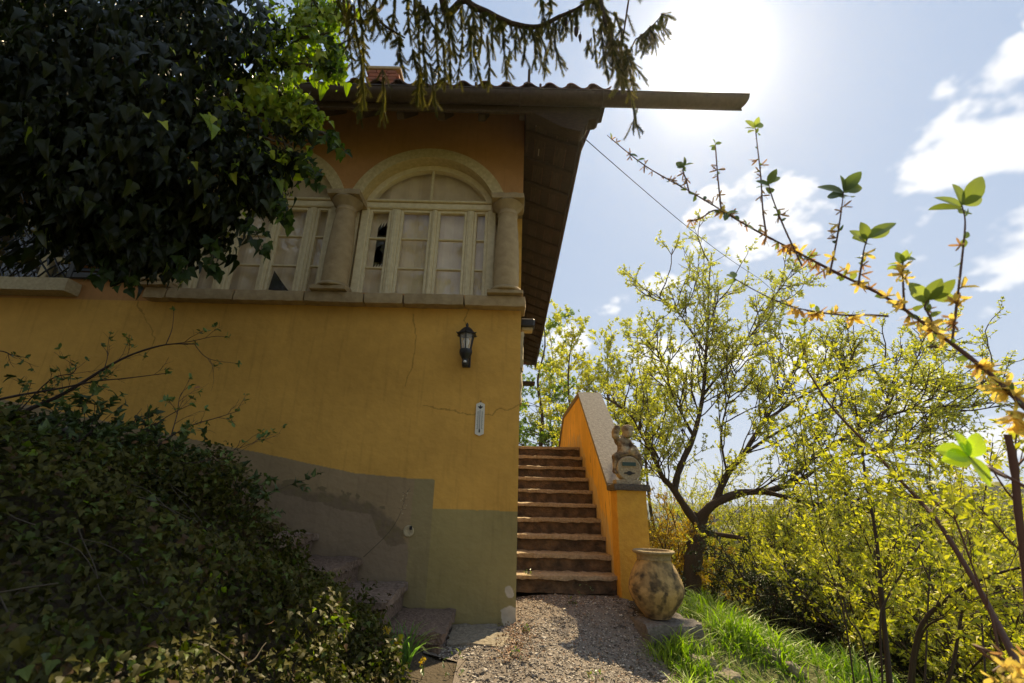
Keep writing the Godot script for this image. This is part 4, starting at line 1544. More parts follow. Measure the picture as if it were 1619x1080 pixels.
	M.vine = plain(Color(0.06, 0.045, 0.025), 0.8)

# ---------------------------------------------------------------- plants
var LEAF := {}

func leaf_tf(p: Vector3, tip: Vector3, nrm: Vector3, s: float, w := 1.0) -> Transform3D:
	var y := tip.normalized()
	var z := nrm - y * nrm.dot(y)
	if z.length() < 0.01:
		z = y.cross(Vector3(0.3, 0.9, 0.2))
	z = z.normalized()
	var x := y.cross(z)
	return Transform3D(Basis(x * s * w, y * s, z * s), p)

func rdir() -> Vector3:
	var z := rng.randf_range(-1, 1)
	var a := rng.randf() * TAU
	var r := sqrt(1 - z * z)
	return Vector3(r * cos(a), z, r * sin(a))

# a leaf one unit long: outline of the right half, folded along the midrib, tip bent down
func leaf_mesh(half: Array, fold: float, bend: float) -> ArrayMesh:
	var b := MB.new()
	var shape := func(p: Vector2) -> Vector3: return Vector3(p.x, p.y, absf(p.x) * fold - bend * p.y * p.y)
	for s in [-1.0, 1.0]:
		for k in half.size() - 1:
			var a: Vector2 = half[k]
			var d: Vector2 = half[k + 1]
			var p0: Vector3 = shape.call(Vector2(0, a.y))
			var p1: Vector3 = shape.call(Vector2(a.x * s, a.y))
			var p2: Vector3 = shape.call(Vector2(d.x * s, d.y))
			var p3: Vector3 = shape.call(Vector2(0, d.y))
			if s > 0:
				if a.x > 0.001: b.tri(p0, p1, p2)
				if d.x > 0.001 or a.x > 0.001: b.tri(p0, p2, p3)
			else:
				if a.x > 0.001: b.tri(p0, p2, p1)
				if d.x > 0.001 or a.x > 0.001: b.tri(p0, p3, p2)
	return b.mesh()

func make_leaves() -> void:
	var V := func(l: Array) -> Array:
		var o := []
		for q in l: o.append(Vector2(q[0], q[1]))
		return o
	LEAF.ivy = leaf_mesh(V.call([[0.0, 0.03], [0.26, -0.05], [0.44, 0.10], [0.50, 0.28], [0.30, 0.40], [0.24, 0.58], [0.13, 0.80], [0.0, 1.0]]), 0.28, 0.22)
	LEAF.ivy2 = leaf_mesh(V.call([[0.0, 0.02], [0.20, -0.03], [0.33, 0.08], [0.36, 0.20], [0.24, 0.36], [0.20, 0.52], [0.11, 0.78], [0.0, 1.0]]), 0.4, 0.35)
	LEAF.oval = leaf_mesh(V.call([[0.02, 0.0], [0.13, 0.10], [0.22, 0.25], [0.265, 0.45], [0.25, 0.60], [0.19, 0.77], [0.09, 0.92], [0.0, 1.0]]), 0.22, 0.22)
	LEAF.small = leaf_mesh(V.call([[0.03, 0.0], [0.24, 0.35], [0.20, 0.68], [0.0, 1.0]]), 0.4, 0.2)
	LEAF.tiny = leaf_mesh(V.call([[0.0, 0.0], [0.28, 0.45], [0.0, 1.0]]), 0.4, 0.15)
	LEAF.needle_leaf = leaf_mesh(V.call([[0.03, 0.0], [0.10, 0.4], [0.0, 1.0]]), 0.2, 0.1)
	# blade of grass
	var b := MB.new()
	for k in 4:
		var t0 := k / 4.0
		var t1 := (k + 1) / 4.0
		var f := func(t: float) -> Vector3: return Vector3(0, t * (1.0 - 0.25 * t * t), -0.45 * t * t)
		var w0 := 0.022 * (1.0 - t0 * t0)
		var w1 := 0.022 * (1.0 - t1 * t1)
		var a: Vector3 = f.call(t0)
		var d: Vector3 = f.call(t1)
		b.quad(a - Vector3(w0, 0, 0), a + Vector3(w0, 0, 0), d + Vector3(w1, 0, 0.0), d - Vector3(w1, 0, 0))
	LEAF.grass = b.mesh()
	# sprig of spruce: a twig one unit long, dense needles swept forward
	b = MB.new()
	b.use_col = true
	for k in 260:
		var t := pow(rng.randf(), 0.9)
		var a := rng.randf() * TAU
		var o := Vector3(cos(a), 0.0, sin(a))
		var base := Vector3(0, t, 0) + o * 0.01
		var tip := base + o * rng.randf_range(0.08, 0.14) + Vector3(0, rng.randf_range(0.05, 0.14), 0)
		var side := o.cross(Vector3.UP) * 0.0075
		b.col = Color(1, 1, 1) * rng.randf_range(0.7, 1.2)
		b.tri(base - side, base + side, tip)
		b.tri(base + side, base - side, tip + side * 0.05)
	b.col = Color(1.2, 0.8, 0.5)
	b.tube(PackedVector3Array([Vector3.ZERO, Vector3(0, 1.0, 0)]), PackedFloat32Array([0.018, 0.008]), 4)
	LEAF.sprig = b.mesh()
	# forsythia flower: four long petals spreading from a tube; withered ones hang narrower
	for kind in 2:
		b = MB.new()
		b.use_col = true
		for q in 4:
			var a := TAU * q / 4 + 0.2 * kind
			var o := Vector3(cos(a), 0, sin(a))
			var sd := Vector3(-sin(a), 0, cos(a))
			var op := 0.55 if kind == 0 else 0.22
			var pts := [Vector3(0, 0.12, 0), o * 0.14 * (1 + op) + Vector3(0, 0.36, 0), o * (0.30 + op * 0.5) + Vector3(0, 0.62, 0), o * (0.34 + op * 0.9) + Vector3(0, 0.86 - op * 0.35, 0)]
			var wd := [0.05, 0.15 - 0.06 * kind, 0.16 - 0.07 * kind, 0.03]
			for k in 3:
				b.col = Color(1.0, 0.92, 1.0) if k > 0 else Color(0.75, 0.62, 0.8)
				b.quad(pts[k] - sd * wd[k], pts[k] + sd * wd[k], pts[k + 1] + sd * wd[k + 1], pts[k + 1] - sd * wd[k + 1])
		b.col = Color(0.5, 0.55, 0.3)
		b.tube(PackedVector3Array([Vector3.ZERO, Vector3(0, 0.2, 0)]), PackedFloat32Array([0.05, 0.06]), 5)
		LEAF["flower" if kind == 0 else "withered"] = b.mesh()
	M.ivy = leafy(Color.WHITE, Color(0.75, 0.9, 0.15), 0.45)
	M.ivy.metallic_specular = 0.32
	M.ivy_gloss = leafy(Color.WHITE, Color(0.8, 0.95, 0.15), 0.28)
	M.ivy_gloss.metallic_specular = 0.36
	M.spring = leafy(Color.WHITE, Color(0.95, 1.0, 0.42), 0.5)
	M.dull = leafy(Color.WHITE, Color(0.5, 0.6, 0.2), 0.55)
	M.needles = leafy(Color.WHITE, Color(0.9, 0.85, 0.4), 0.5)
	M.grass = leafy(Color.WHITE, Color(0.85, 1.0, 0.35), 0.5)
	M.petal = leafy(lin(0.92, 0.76, 0.17), Color(1.0, 1.0, 0.85), 0.6)
	M.petal_old = leafy(lin(0.50, 0.33, 0.12), Color(0.95, 0.9, 0.8), 0.7)
	M.forsythia_leaf = leafy(lin(0.07, 0.11, 0.024), Color(0.5, 0.56, 0.2), 0.42, false)
	M.forsythia_leaf2 = leafy(lin(0.12, 0.17, 0.03), Color(0.68, 0.75, 0.3), 0.42, false)
	M.forsythia_leaf3 = leafy(lin(0.045, 0.08, 0.018), Color(0.4, 0.48, 0.18), 0.4, false)
	M.ivy_leaf = leafy(lin(0.024, 0.033, 0.010), Color(0.7, 0.8, 0.15), 0.32, false)
	M.ivy_leaf2 = leafy(lin(0.038, 0.05, 0.014), Color(0.7, 0.85, 0.15), 0.35, false)
	M.ivy_leaf3 = leafy(lin(0.15, 0.22, 0.03), Color(0.85, 1.0, 0.2), 0.4, false)

# a smooth line through points
func curve(pts: Array, n: int) -> PackedVector3Array:
	var o := PackedVector3Array()
	var m := pts.size()
	for i in m - 1:
		for k in n:
			var a: Vector3 = pts[i]
			o.append(a.cubic_interpolate(pts[i + 1], pts[maxi(i - 1, 0)], pts[mini(i + 2, m - 1)], float(k) / n))
	o.append(pts[m - 1])
	return o

func limb(b: MB, pts: PackedVector3Array, r0: float, r1: float, sides := 7, knobs := 0.0) -> void:
	var rd := PackedFloat32Array()
	for i in pts.size():
		var t := float(i) / (pts.size() - 1)
		rd.append(lerpf(r0, r1, t) * (1.0 + knobs * fine.get_noise_3d(pts[i].x * 2, pts[i].y * 2, pts[i].z * 2)))
	b.tube(pts, rd, sides)

# o: wander, lift, kids [per level], ratio, angle, seg, leaf (gap), size, cols [Color, Color], bias
func grow(b: MB, p: Vector3, d: Vector3, length: float, r: float, lvl: int, o: Dictionary, tf: Array, cols: PackedColorArray) -> void:
	var n: int = maxi(3, int(length / o.seg))
	var pts := PackedVector3Array([p])
	var dirs := [d]
	for i in n:
		d = (d + rdir() * o.wander + Vector3(0, o.lift, 0) + o.get("bias", Vector3.ZERO) * 0.15).normalized()
		pts.append(pts[i] + d * (length / n))
		dirs.append(d)
	limb(b, pts, r, r * 0.5, 5 if r > 0.008 else 3)
	var last: bool = lvl >= o.kids.size()
	if not last:
		for k in o.kids[lvl]:
			var t := rng.randf_range(0.2, 1.0)
			var i: int = mini(int(t * n), n - 1)
			var q: Vector3 = pts[i].lerp(pts[i + 1], t * n - i)
			var dd: Vector3 = dirs[i]
			var perp := dd.cross(rdir()).normalized()
			var cd := (dd * cos(o.angle) + perp * sin(o.angle) * rng.randf_range(0.7, 1.2)).normalized()
			grow(b, q, cd, length * o.ratio * rng.randf_range(0.6, 1.15) * (1.1 - 0.4 * t), r * 0.55, lvl + 1, o, tf, cols)
	if last or lvl == o.kids.size() - 1 and o.get("more", false):
		leaves_along(pts, o, tf, cols, 0.15)

func leaves_along(pts: PackedVector3Array, o: Dictionary, tf: Array, cols: PackedColorArray, from := 0.0) -> void:
	var total := 0.0
	for i in pts.size() - 1:
		var a := pts[i]
		var d := pts[i + 1] - a
		var l := d.length()
		if float(i + 1) / pts.size() < from:
			continue
		var gap: float = o.leaf
		var at_ := rng.randf() * gap
		while at_ < l:
			var q := a + d * (at_ / l)
			var tone := rng.randf()
			for c in int(o.get("cluster", 3)):
				var tip := (d.normalized() * 0.6 + rdir() + Vector3(0, 0.25, 0)).normalized()
				var nm := (Vector3(0, 1, 0) + rdir() * 0.9)
				tf.append(leaf_tf(q + rdir() * 0.006, tip, nm, o.size * rng.randf_range(0.55, 1.2)))
				var cc: Color = o.cols[0]
				cols.append(cc.lerp(o.cols[1], clampf(tone + rng.randf_range(-0.25, 0.25), 0, 1)))
			at_ += gap * rng.randf_range(0.6, 1.5)

func px(list: Array, depth0: float, depth1: float, n := 4) -> PackedVector3Array:
	var pts := []
	for i in list.size():
		pts.append(at(list[i][0], list[i][1], lerpf(depth0, depth1, float(i) / (list.size() - 1))))
	return curve(pts, n)

func spawn(b: MB, pts: PackedVector3Array, count: int, length: float, r: float, o: Dictionary, tf: Array, cols: PackedColorArray, t0 := 0.15) -> void:
	for k in count:
		var t := rng.randf_range(t0, 1.0)
		var i: int = mini(int(t * (pts.size() - 1)), pts.size() - 2)
		var d := (pts[i + 1] - pts[i]).normalized()
		var perp := d.cross(rdir()).normalized()
		var cd: Vector3 = (d * cos(o.angle) + perp * sin(o.angle) + o.get("bias", Vector3.ZERO)).normalized()
		grow(b, pts[i], cd, length * rng.randf_range(0.5, 1.15), r, 0, o, tf, cols)

func build_plants() -> void:
	make_leaves()
	build_ivy_bank()
	build_ivy_canopy()
	build_cherry()
	build_back_trees()
	build_slope_bushes()
	build_near_shrubs()
	build_forsythia()
	build_spruce()
	build_left_shrub()
	build_grass()
	build_behind()

# ---- the bank at the lower left, covered with ivy
func build_ivy_bank() -> void:
	var B := thing("ivy_bank", Vector3(-1.6, 0.7, -1.8), "steep bank covered with small dark ivy leaves before the house wall", "ivy")
	var tf := []
	var cols := PackedColorArray()
	var singles := []
	for i in 90000:
		var x := -4.3 + 4.1 * pow(rng.randf(), 0.72)
		var z := rng.randf_range(-3.32, 0.1)
		var edge := -0.36 + 0.10 * fbm.get_noise_2d(z * 1.3, 4.0) - 0.42 * smoothstep(-2.3, -3.1, z)
		if z > -1.6:
			edge -= 0.12
		if x > edge:
			continue
		var e := 0.04
		var y := ground_y(x, z)
		var nm := Vector3(ground_y(x - e, z) - ground_y(x + e, z), 2 * e, ground_y(x, z - e) - ground_y(x, z + e)).normalized()
		var clump := fbm.get_noise_3d(x * 1.7, y * 1.7, z * 1.7)
		var th := 0.04 + 0.13 * smoothstep(-0.3, 0.35, clump) + 0.04 * smoothstep(-0.4, -1.2, x) + 0.12 * smoothstep(0.05, 0.35, fbm.get_noise_3d(x * 0.9 + 7.0, y, z * 0.9))
		var p := Vector3(x, y, z) + nm * th * pow(rng.randf(), 0.6) + rdir() * 0.012
		if rng.randf() < 0.35 and clump < -0.1:
			continue
		var down := Vector3(nm.x * 0.6, -0.25, 0.3 + nm.z)
		var s := rng.randf_range(0.017, 0.034) * (1.25 if x < -2.4 else 1.0)
		var t := leaf_tf(p, (down + rdir() * 0.75).normalized(), nm + rdir() * 0.55, s)
		var k := rng.randf()
		if singles.size() < 290 and k > 0.93 and (p - EYE).length() < 2.6 and x > -2.2 and z < -0.7 and th > 0.09:
			singles.append(t)
			continue
		tf.append(t)
		var c := Color(0.045, 0.045, 0.010).lerp(Color(0.12, 0.108, 0.022), rng.randf())
		if k < 0.10:
			c = Color(0.11, 0.14, 0.03)
		elif k < 0.16:
			c = Color(0.085, 0.05, 0.022)
		cols.append(c * (1.0 + 0.5 * clump))
	scatter(B, "foliage", LEAF.ivy, M.ivy, tf, cols)
	for i in singles.size():
		put_mesh(B, "leaf", LEAF.ivy, [M.ivy_leaf, M.ivy_leaf2, M.ivy_leaf2, M.ivy_leaf3][i % 4], singles[i])
	for i in 46:
		var b := MB.new()
		var x := rng.randf_range(-3.2, -0.6)
		var z := rng.randf_range(-2.9, -0.7)
		var pts := []
		var a := rng.randf() * TAU
		for k in 6:
			a += rng.randf_range(-0.6, 0.6)
			x += cos(a) * 0.09
			z += sin(a) * 0.09
			pts.append(Vector3(x, ground_y(minf(x, -0.4), z) + 0.10 + rng.randf() * 0.05, z))
		limb(b, curve(pts, 3), 0.0028, 0.0014, 4)
		part(B, "runner", b, M.vine)
	# a few dead leaves caught in it
	for i in 9:
		var x := rng.randf_range(-2.0, -0.5)
		var z := rng.randf_range(-2.4, -0.9)
		put_mesh(B, "dead_leaf", LEAF.oval, M.dead, leaf_tf(Vector3(x, ground_y(x, z) + 0.15, z), rdir() + Vector3(0, 0.2, 0), Vector3(0, 1, 0.5), 0.07))

# ---- the dark ivy mass that hangs in at the upper left
func build_ivy_canopy() -> void:
	var base := Vector3(-3.3, ground_y(-3.3, -2.0) - 0.1, -2.0)
	var T := thing("ivy_clad_tree", base, "dark ivy-smothered tree hanging over the left part of the house", "tree")
	# clumps: picture place, distance, radius
	var bl := [[345, 75, 2.0, 0.42], [215, 150, 2.0, 0.62], [90, 20, 2.0, 0.75], [60, 215, 1.95, 0.5], [250, 275, 2.05, 0.46], [380, 205, 2.05, 0.38], [310, 320, 2.1, 0.25], [195, 345, 2.1, 0.32], [450, 150, 2.1, 0.26], [475, 60, 2.1, 0.30], [-40, 250, 1.9, 0.45], [230, -130, 2.0, 0.6], [40, -200, 2.2, 0.85], [130, 330, 2.0, 0.2], [-150, 60, 2.1, 0.8], [400, 270, 2.1, 0.2], [490, 205, 2.12, 0.14], [260, 395, 2.1, 0.15], [512, 30, 2.15, 0.20], [508, 105, 2.15, 0.17], [478, 170, 2.12, 0.16], [455, 245, 2.1, 0.13], [425, 310, 2.1, 0.09]]
	var balls := []
	for q in bl:
		balls.append([at(q[0], q[1], q[2]), q[3]])
	var b := MB.new()
	limb(b, curve([base, base + Vector3(0.1, 0.9, 0.0), Vector3(-2.9, 2.6, -2.05), Vector3(-2.5, 3.4, -2.1), Vector3(-2.0, 4.2, -2.0)], 6), 0.16, 0.07, 12, 0.3)
	part(T, "trunk", b, M.bark)
	var tf := []
	var cols := PackedColorArray()
	var singles := []
	for bi in balls.size():
		var c: Vector3 = balls[bi][0]
		var r: float = balls[bi][1]
		b = MB.new()
		var st := Vector3(-2.6, 3.2, -2.08)
		limb(b, curve([st, st.lerp(c, 0.5) + rdir() * 0.12, c, c + (c - st).normalized() * r * 0.6], 5), 0.02, 0.006, 6, 0.3)
		for k in 5:
			var e := c + rdir() * r * 0.75
			limb(b, curve([c + rdir() * r * 0.2, c.lerp(e, 0.5) + rdir() * 0.06, e], 4), 0.006, 0.002, 4)
		part(T, "branch", b, M.vine)
		var cnt := int(7400 * r * r * 1.75 + 700 * r)
		if bl[bi][1] < -50:
			cnt = int(cnt * 0.5)
		var right: bool = bl[bi][0] > 370 and bl[bi][1] < 260
		if right:
			cnt = int(cnt * (0.8 if r < 0.22 else 0.42))
		for i in cnt:
			var d := rdir()
			var rr := r * pow(rng.randf(), 0.30)
			var nz := fbm.get_noise_3d(c.x + d.x * 1.4, c.y + d.y * 1.4, c.z + d.z * 1.4)
			rr *= 1.0 + 0.55 * nz + 0.25 * fine.get_noise_3d(d.x * 0.35 + c.x, d.y * 0.35, d.z * 0.35)
			if right:
				d.z *= 0.3
			var p := c + d * rr
			if fbm.get_noise_3d(p.x * 2.6, p.y * 2.6, p.z * 2.6) < -0.16:
				continue
			if p.z < -3.1 or p.y < 1.7:
				continue
			var outer := rr / r
			var tip := (Vector3(0, -1.1, 0) + d * 0.35 + rdir() * 0.5).normalized()
			var s := 0.022 + 0.078 * pow(rng.randf(), 1.7)
			var nm := (d * 0.8 + Vector3(0, 0.5, 0) + rdir() * 0.5)
			# shoots at the outer edge towards the house corner are young and small
			var young := clampf((p.x + 1.85) * 1.1, 0.0, 1.0) * smoothstep(0.55, 0.9, outer) * smoothstep(2.1, 2.9, p.y)
			if right:
				nm = Vector3(rng.randf_range(-0.7, 0.7), rng.randf_range(0.0, 0.9), -1.0 if rng.randf() < 0.5 else 1.0)
			var k := rng.randf()
			if k < young * 0.55:
				s *= 0.8
				tip = (tip + Vector3(0.5, 0.5, 0)).normalized()
			var t := leaf_tf(p, tip, nm, s)
			if singles.size() < 290 and outer > 0.88 and (d.z > 0.1 or d.y < -0.4) and rng.randf() < 0.04 and bl[bi][1] > -50:
				singles.append([t, k < young])
				continue
			tf.append(t)
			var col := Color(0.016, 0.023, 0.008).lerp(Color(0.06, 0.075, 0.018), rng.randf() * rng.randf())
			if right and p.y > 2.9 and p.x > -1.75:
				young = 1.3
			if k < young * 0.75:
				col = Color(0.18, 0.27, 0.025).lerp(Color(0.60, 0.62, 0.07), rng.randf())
			cols.append(col)
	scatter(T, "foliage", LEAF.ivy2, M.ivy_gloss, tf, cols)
	for i in singles.size():
		put_mesh(T, "leaf", LEAF.ivy2, M.ivy_leaf3 if singles[i][1] and i % 2 else [M.ivy_leaf, M.ivy_leaf2, M.ivy_leaf][i % 3], singles[i][0])
	# shoots hanging below the mass
	for q in [[275, 395, 290, 440], [335, 380, 330, 425], [395, 350, 415, 400], [440, 320, 450, 350], [205, 400, 200, 450], [150, 395, 165, 440], [510, 210, 548, 240], [480, 250, 500, 285], [520, 60, 545, 95], [505, 100, 530, 110]]:
		b = MB.new()
		var tf2 := []
		var c2 := PackedColorArray()
		var pts := curve([at(q[0], q[1], 2.08), at((q[0] + q[2]) / 2.0 + 4, (q[1] + q[3]) / 2.0, 2.06), at(q[2], q[3], 2.04)], 6)
		limb(b, pts, 0.003, 0.0015, 4)
		var sh := part(T, "shoot", b, M.vine)
		for i in 26:
			var p := pts[rng.randi() % pts.size()] + rdir() * 0.035
			tf2.append(leaf_tf(p, Vector3(0, -0.8, 0) + rdir() * 0.7, Vector3(0, 0.4, 1) + rdir() * 0.6, rng.randf_range(0.035, 0.07)))
			c2.append(Color(0.03, 0.05, 0.016).lerp(Color(0.14, 0.2, 0.03), pow(rng.randf(), 2.0) * (1.0 if q[0] > 400 else 0.4)))
		scatter(sh, "shoot_leaves", LEAF.ivy, M.ivy, tf2, c2)

# ---- the old fruit tree right of the stairs
func build_cherry() -> void:
	var foot := at(1092, 935, 11.6)
	foot.y = ground_y(foot.x, foot.z) - 0.05
	var T := thing("fruit_tree", foot, "old spreading fruit tree in young yellow-green leaf beyond the urn", "tree", "")
	var tf := []
	var cols := PackedColorArray()
	var b := MB.new()
	var tr := curve([foot + Vector3(0, -0.1, 0), at(1094, 905, 11.6), at(1099, 870, 11.6), at(1106, 835, 11.6), at(1108, 812, 11.6)], 6)
	limb(b, tr, 0.21, 0.16, 14, 0.35)
	part(T, "trunk", b, M.bark)
	var o := {"wander": 0.22, "lift": 0.05, "kids": [5, 5], "ratio": 0.52, "angle": 0.8, "seg": 0.17, "leaf": 0.066, "cluster": 4, "size": 0.072, "cols": [Color(0.44, 0.44, 0.08), Color(0.86, 0.80, 0.27)], "bias": Vector3(0.12, 0.10, 0.0)}
	var L := [
		# points, depth from, depth to, radius from, to, side branches, their length
		[[[1104, 832], [1082, 800], [1062, 770], [1048, 755], [1036, 728], [1026, 700]], 7.6, 7.2, 0.10, 0.04, 9, 1.1],
		[[[1066, 778], [1074, 742], [1096, 692], [1111, 626], [1117, 545], [1121, 450], [1125, 400]], 7.5, 7.7, 0.09, 0.012, 17, 1.35],
		[[[1106, 822], [1127, 798], [1169, 780], [1214, 776], [1262, 760], [1290, 742]], 7.6, 7.0, 0.12, 0.04, 10, 1.2],
		[[[1128, 798], [1150, 750], [1176, 717], [1206, 668], [1236, 622], [1262, 570], [1285, 520]], 7.5, 7.9, 0.085, 0.014, 14, 1.3],
		[[[1114, 843], [1156, 848], [1200, 858], [1250, 872], [1300, 900]], 7.6, 6.7, 0.06, 0.02, 6, 0.8],
		[[[1210, 777], [1262, 792], [1305, 800], [1383, 832], [1462, 850]], 7.2, 6.2, 0.05, 0.015, 9, 1.0],
		[[[1240, 768], [1300, 715], [1370, 672], [1440, 648], [1515, 640]], 7.1, 6.6, 0.045, 0.010, 14, 1.2],
		[[[1206, 668], [1280, 620], [1360, 585], [1430, 560], [1478, 545]], 7.7, 7.4, 0.04, 0.010, 13, 1.15],
		[[[1180, 715], [1250, 672], [1330, 640], [1420, 610], [1490, 600]], 7.6, 7.9, 0.04, 0.010, 13, 1.15],
		[[[1111, 626], [1150, 575], [1195, 520], [1225, 470], [1240, 440]], 7.6, 8.0, 0.04, 0.008, 11, 1.05],
		[[[1117, 560], [1090, 520], [1068, 488], [1040, 470]], 7.65, 7.2, 0.025, 0.008, 7, 0.9],
		[[[1098, 690], [1070, 640], [1052, 590], [1040, 560]], 7.5, 7.0, 0.03, 0.008, 8, 0.9],
		[[[1150, 750], [1140, 690], [1152, 630], [1165, 585]], 7.5, 7.3, 0.035, 0.008, 8, 0.9],
		[[[1290, 742], [1340, 720], [1400, 715], [1470, 700]], 7.0, 6.8, 0.03, 0.008, 10, 1.0],
		[[[1036, 728], [1015, 690], [1000, 660], [985, 640]], 7.2, 6.8, 0.03, 0.008, 6, 0.8],
	]
	for q in L:
		b = MB.new()
		var pts := px(q[0], q[1] * 1.52, q[2] * 1.52, 6)
		limb(b, pts, q[3] * 1.0, q[4] * 0.9, 8, 0.3)
		spawn(b, pts, int(q[5] * 1.5), q[6] * 1.5, 0.018, o, tf, cols, 0.25)
		leaves_along(pts, o, tf, cols, 0.7)
		part(T, "limb", b, M.bark)
	scatter(T, "foliage", LEAF.small, M.spring, tf, cols)

func simple_tree(called: String, label: String, foot: Vector3, height: float, spread: float, kids: int, o: Dictionary, group: String, r := 0.07) -> Node3D:
	var T := thing(called, foot, label, "tree", group)
	var tf := []
	var cols := PackedColorArray()
	var b := MB.new()
	var pts := [foot + Vector3(0, -0.3, 0)]
	for k in 6:
		pts.append(foot + Vector3(rng.randf_range(-0.12, 0.12) * spread * 0.5, height * (k + 1) / 6.0, rng.randf_range(-0.12, 0.12)))
	var tr := curve(pts, 4)
	limb(b, tr, r, 0.012, 8, 0.2)
	part(T, "trunk", b, M.bark)
	b = MB.new()
	for k in kids:
		var t := rng.randf_range(0.22, 1.0)
		var i: int = mini(int(t * (tr.size() - 1)), tr.size() - 2)
		var a := rng.randf() * TAU
		var d := Vector3(cos(a), o.get("rise", 0.6), sin(a)).normalized()
		grow(b, tr[i], d, spread * (1.15 - t * 0.75) * rng.randf_range(0.6, 1.1), 0.02 * (1.2 - t), 0, o, tf, cols)
	part(T, "branches", b, M.bark, "stuff")
	scatter(T, "foliage", o.get("mesh", LEAF.small), M.spring, tf, cols)
	return T

func build_back_trees() -> void:
	# open young trees behind the parapet
	var o := {"wander": 0.2, "lift": 0.10, "kids": [6, 5], "ratio": 0.5, "angle": 0.75, "seg": 0.18, "leaf": 0.085, "cluster": 4, "size": 0.10, "cols": [Color(0.46, 0.46, 0.08), Color(0.88, 0.80, 0.24)], "rise": 0.9}
	var spots := [[905, 700, 13.5, 5.0, 2.2, "slim young tree rising just behind the peak of the yellow parapet"], [965, 700, 15.0, 5.6, 2.5, "young tree in pale leaf behind the stone cherub"], [1020, 700, 16.5, 4.4, 2.6, "young tree in pale leaf between the cherub and the fruit tree"], [872, 660, 19.0, 5.6, 2.3, "slender pale tree rising behind the far end of the parapet"]]
	for s in spots:
		var f := at(s[0], s[1], s[2])
		var gy := ground_y(f.x, f.z)
		var top := at(s[0], 520, s[2]).y
		f.y = gy
		simple_tree("young_tree", s[5], f, top - gy, s[4], 26, o, "open young trees behind the parapet")
	# fresh green tree past the end of the house
	var o2 := {"wander": 0.12, "lift": -0.01, "kids": [8, 5], "ratio": 0.42, "angle": 0.9, "seg": 0.2, "leaf": 0.08, "cluster": 5, "size": 0.10, "cols": [Color(0.12, 0.22, 0.03), Color(0.36, 0.46, 0.06)], "rise": 0.25}
	for s in [[856, 17.0, 8.0, 2.6, "fresh green larch seen between the house corner and the parapet"], [790, 21.0, 9.0, 2.8, "fresh green larch mostly hidden behind the villa"]]:
		var f := at(s[0], 720, s[1])
		f.y = ground_y(f.x, f.z)
		simple_tree("larch_tree", s[4], f, s[2] - f.y, s[3], 46, o2, "fresh green larches past the house", 0.11)

func bush(called: String, label: String, c: Vector3, rad: float, h: float, stems: int, o: Dictionary, m: Material, group := "") -> Node3D:
	var T := thing(called, c, label, "bush", group)
	var tf := []
	var cols := PackedColorArray()
	var b := MB.new()
	for k in stems:
		var a := rng.randf() * TAU
		var lean := rng.randf_range(0.1, 1.0)
		var d := Vector3(cos(a) * lean * rad, h * rng.randf_range(0.6, 1.0), sin(a) * lean * rad)
		grow(b, c + Vector3(cos(a), -0.3, sin(a)) * 0.15, d.normalized(), d.length() * rng.randf_range(0.8, 1.05), o.get("r", 0.012), 0, o, tf, cols)
	part(T, "stems", b, M.twig, "stuff")
	scatter(T, "foliage", o.get("mesh", LEAF.tiny), m, tf, cols)
	return T

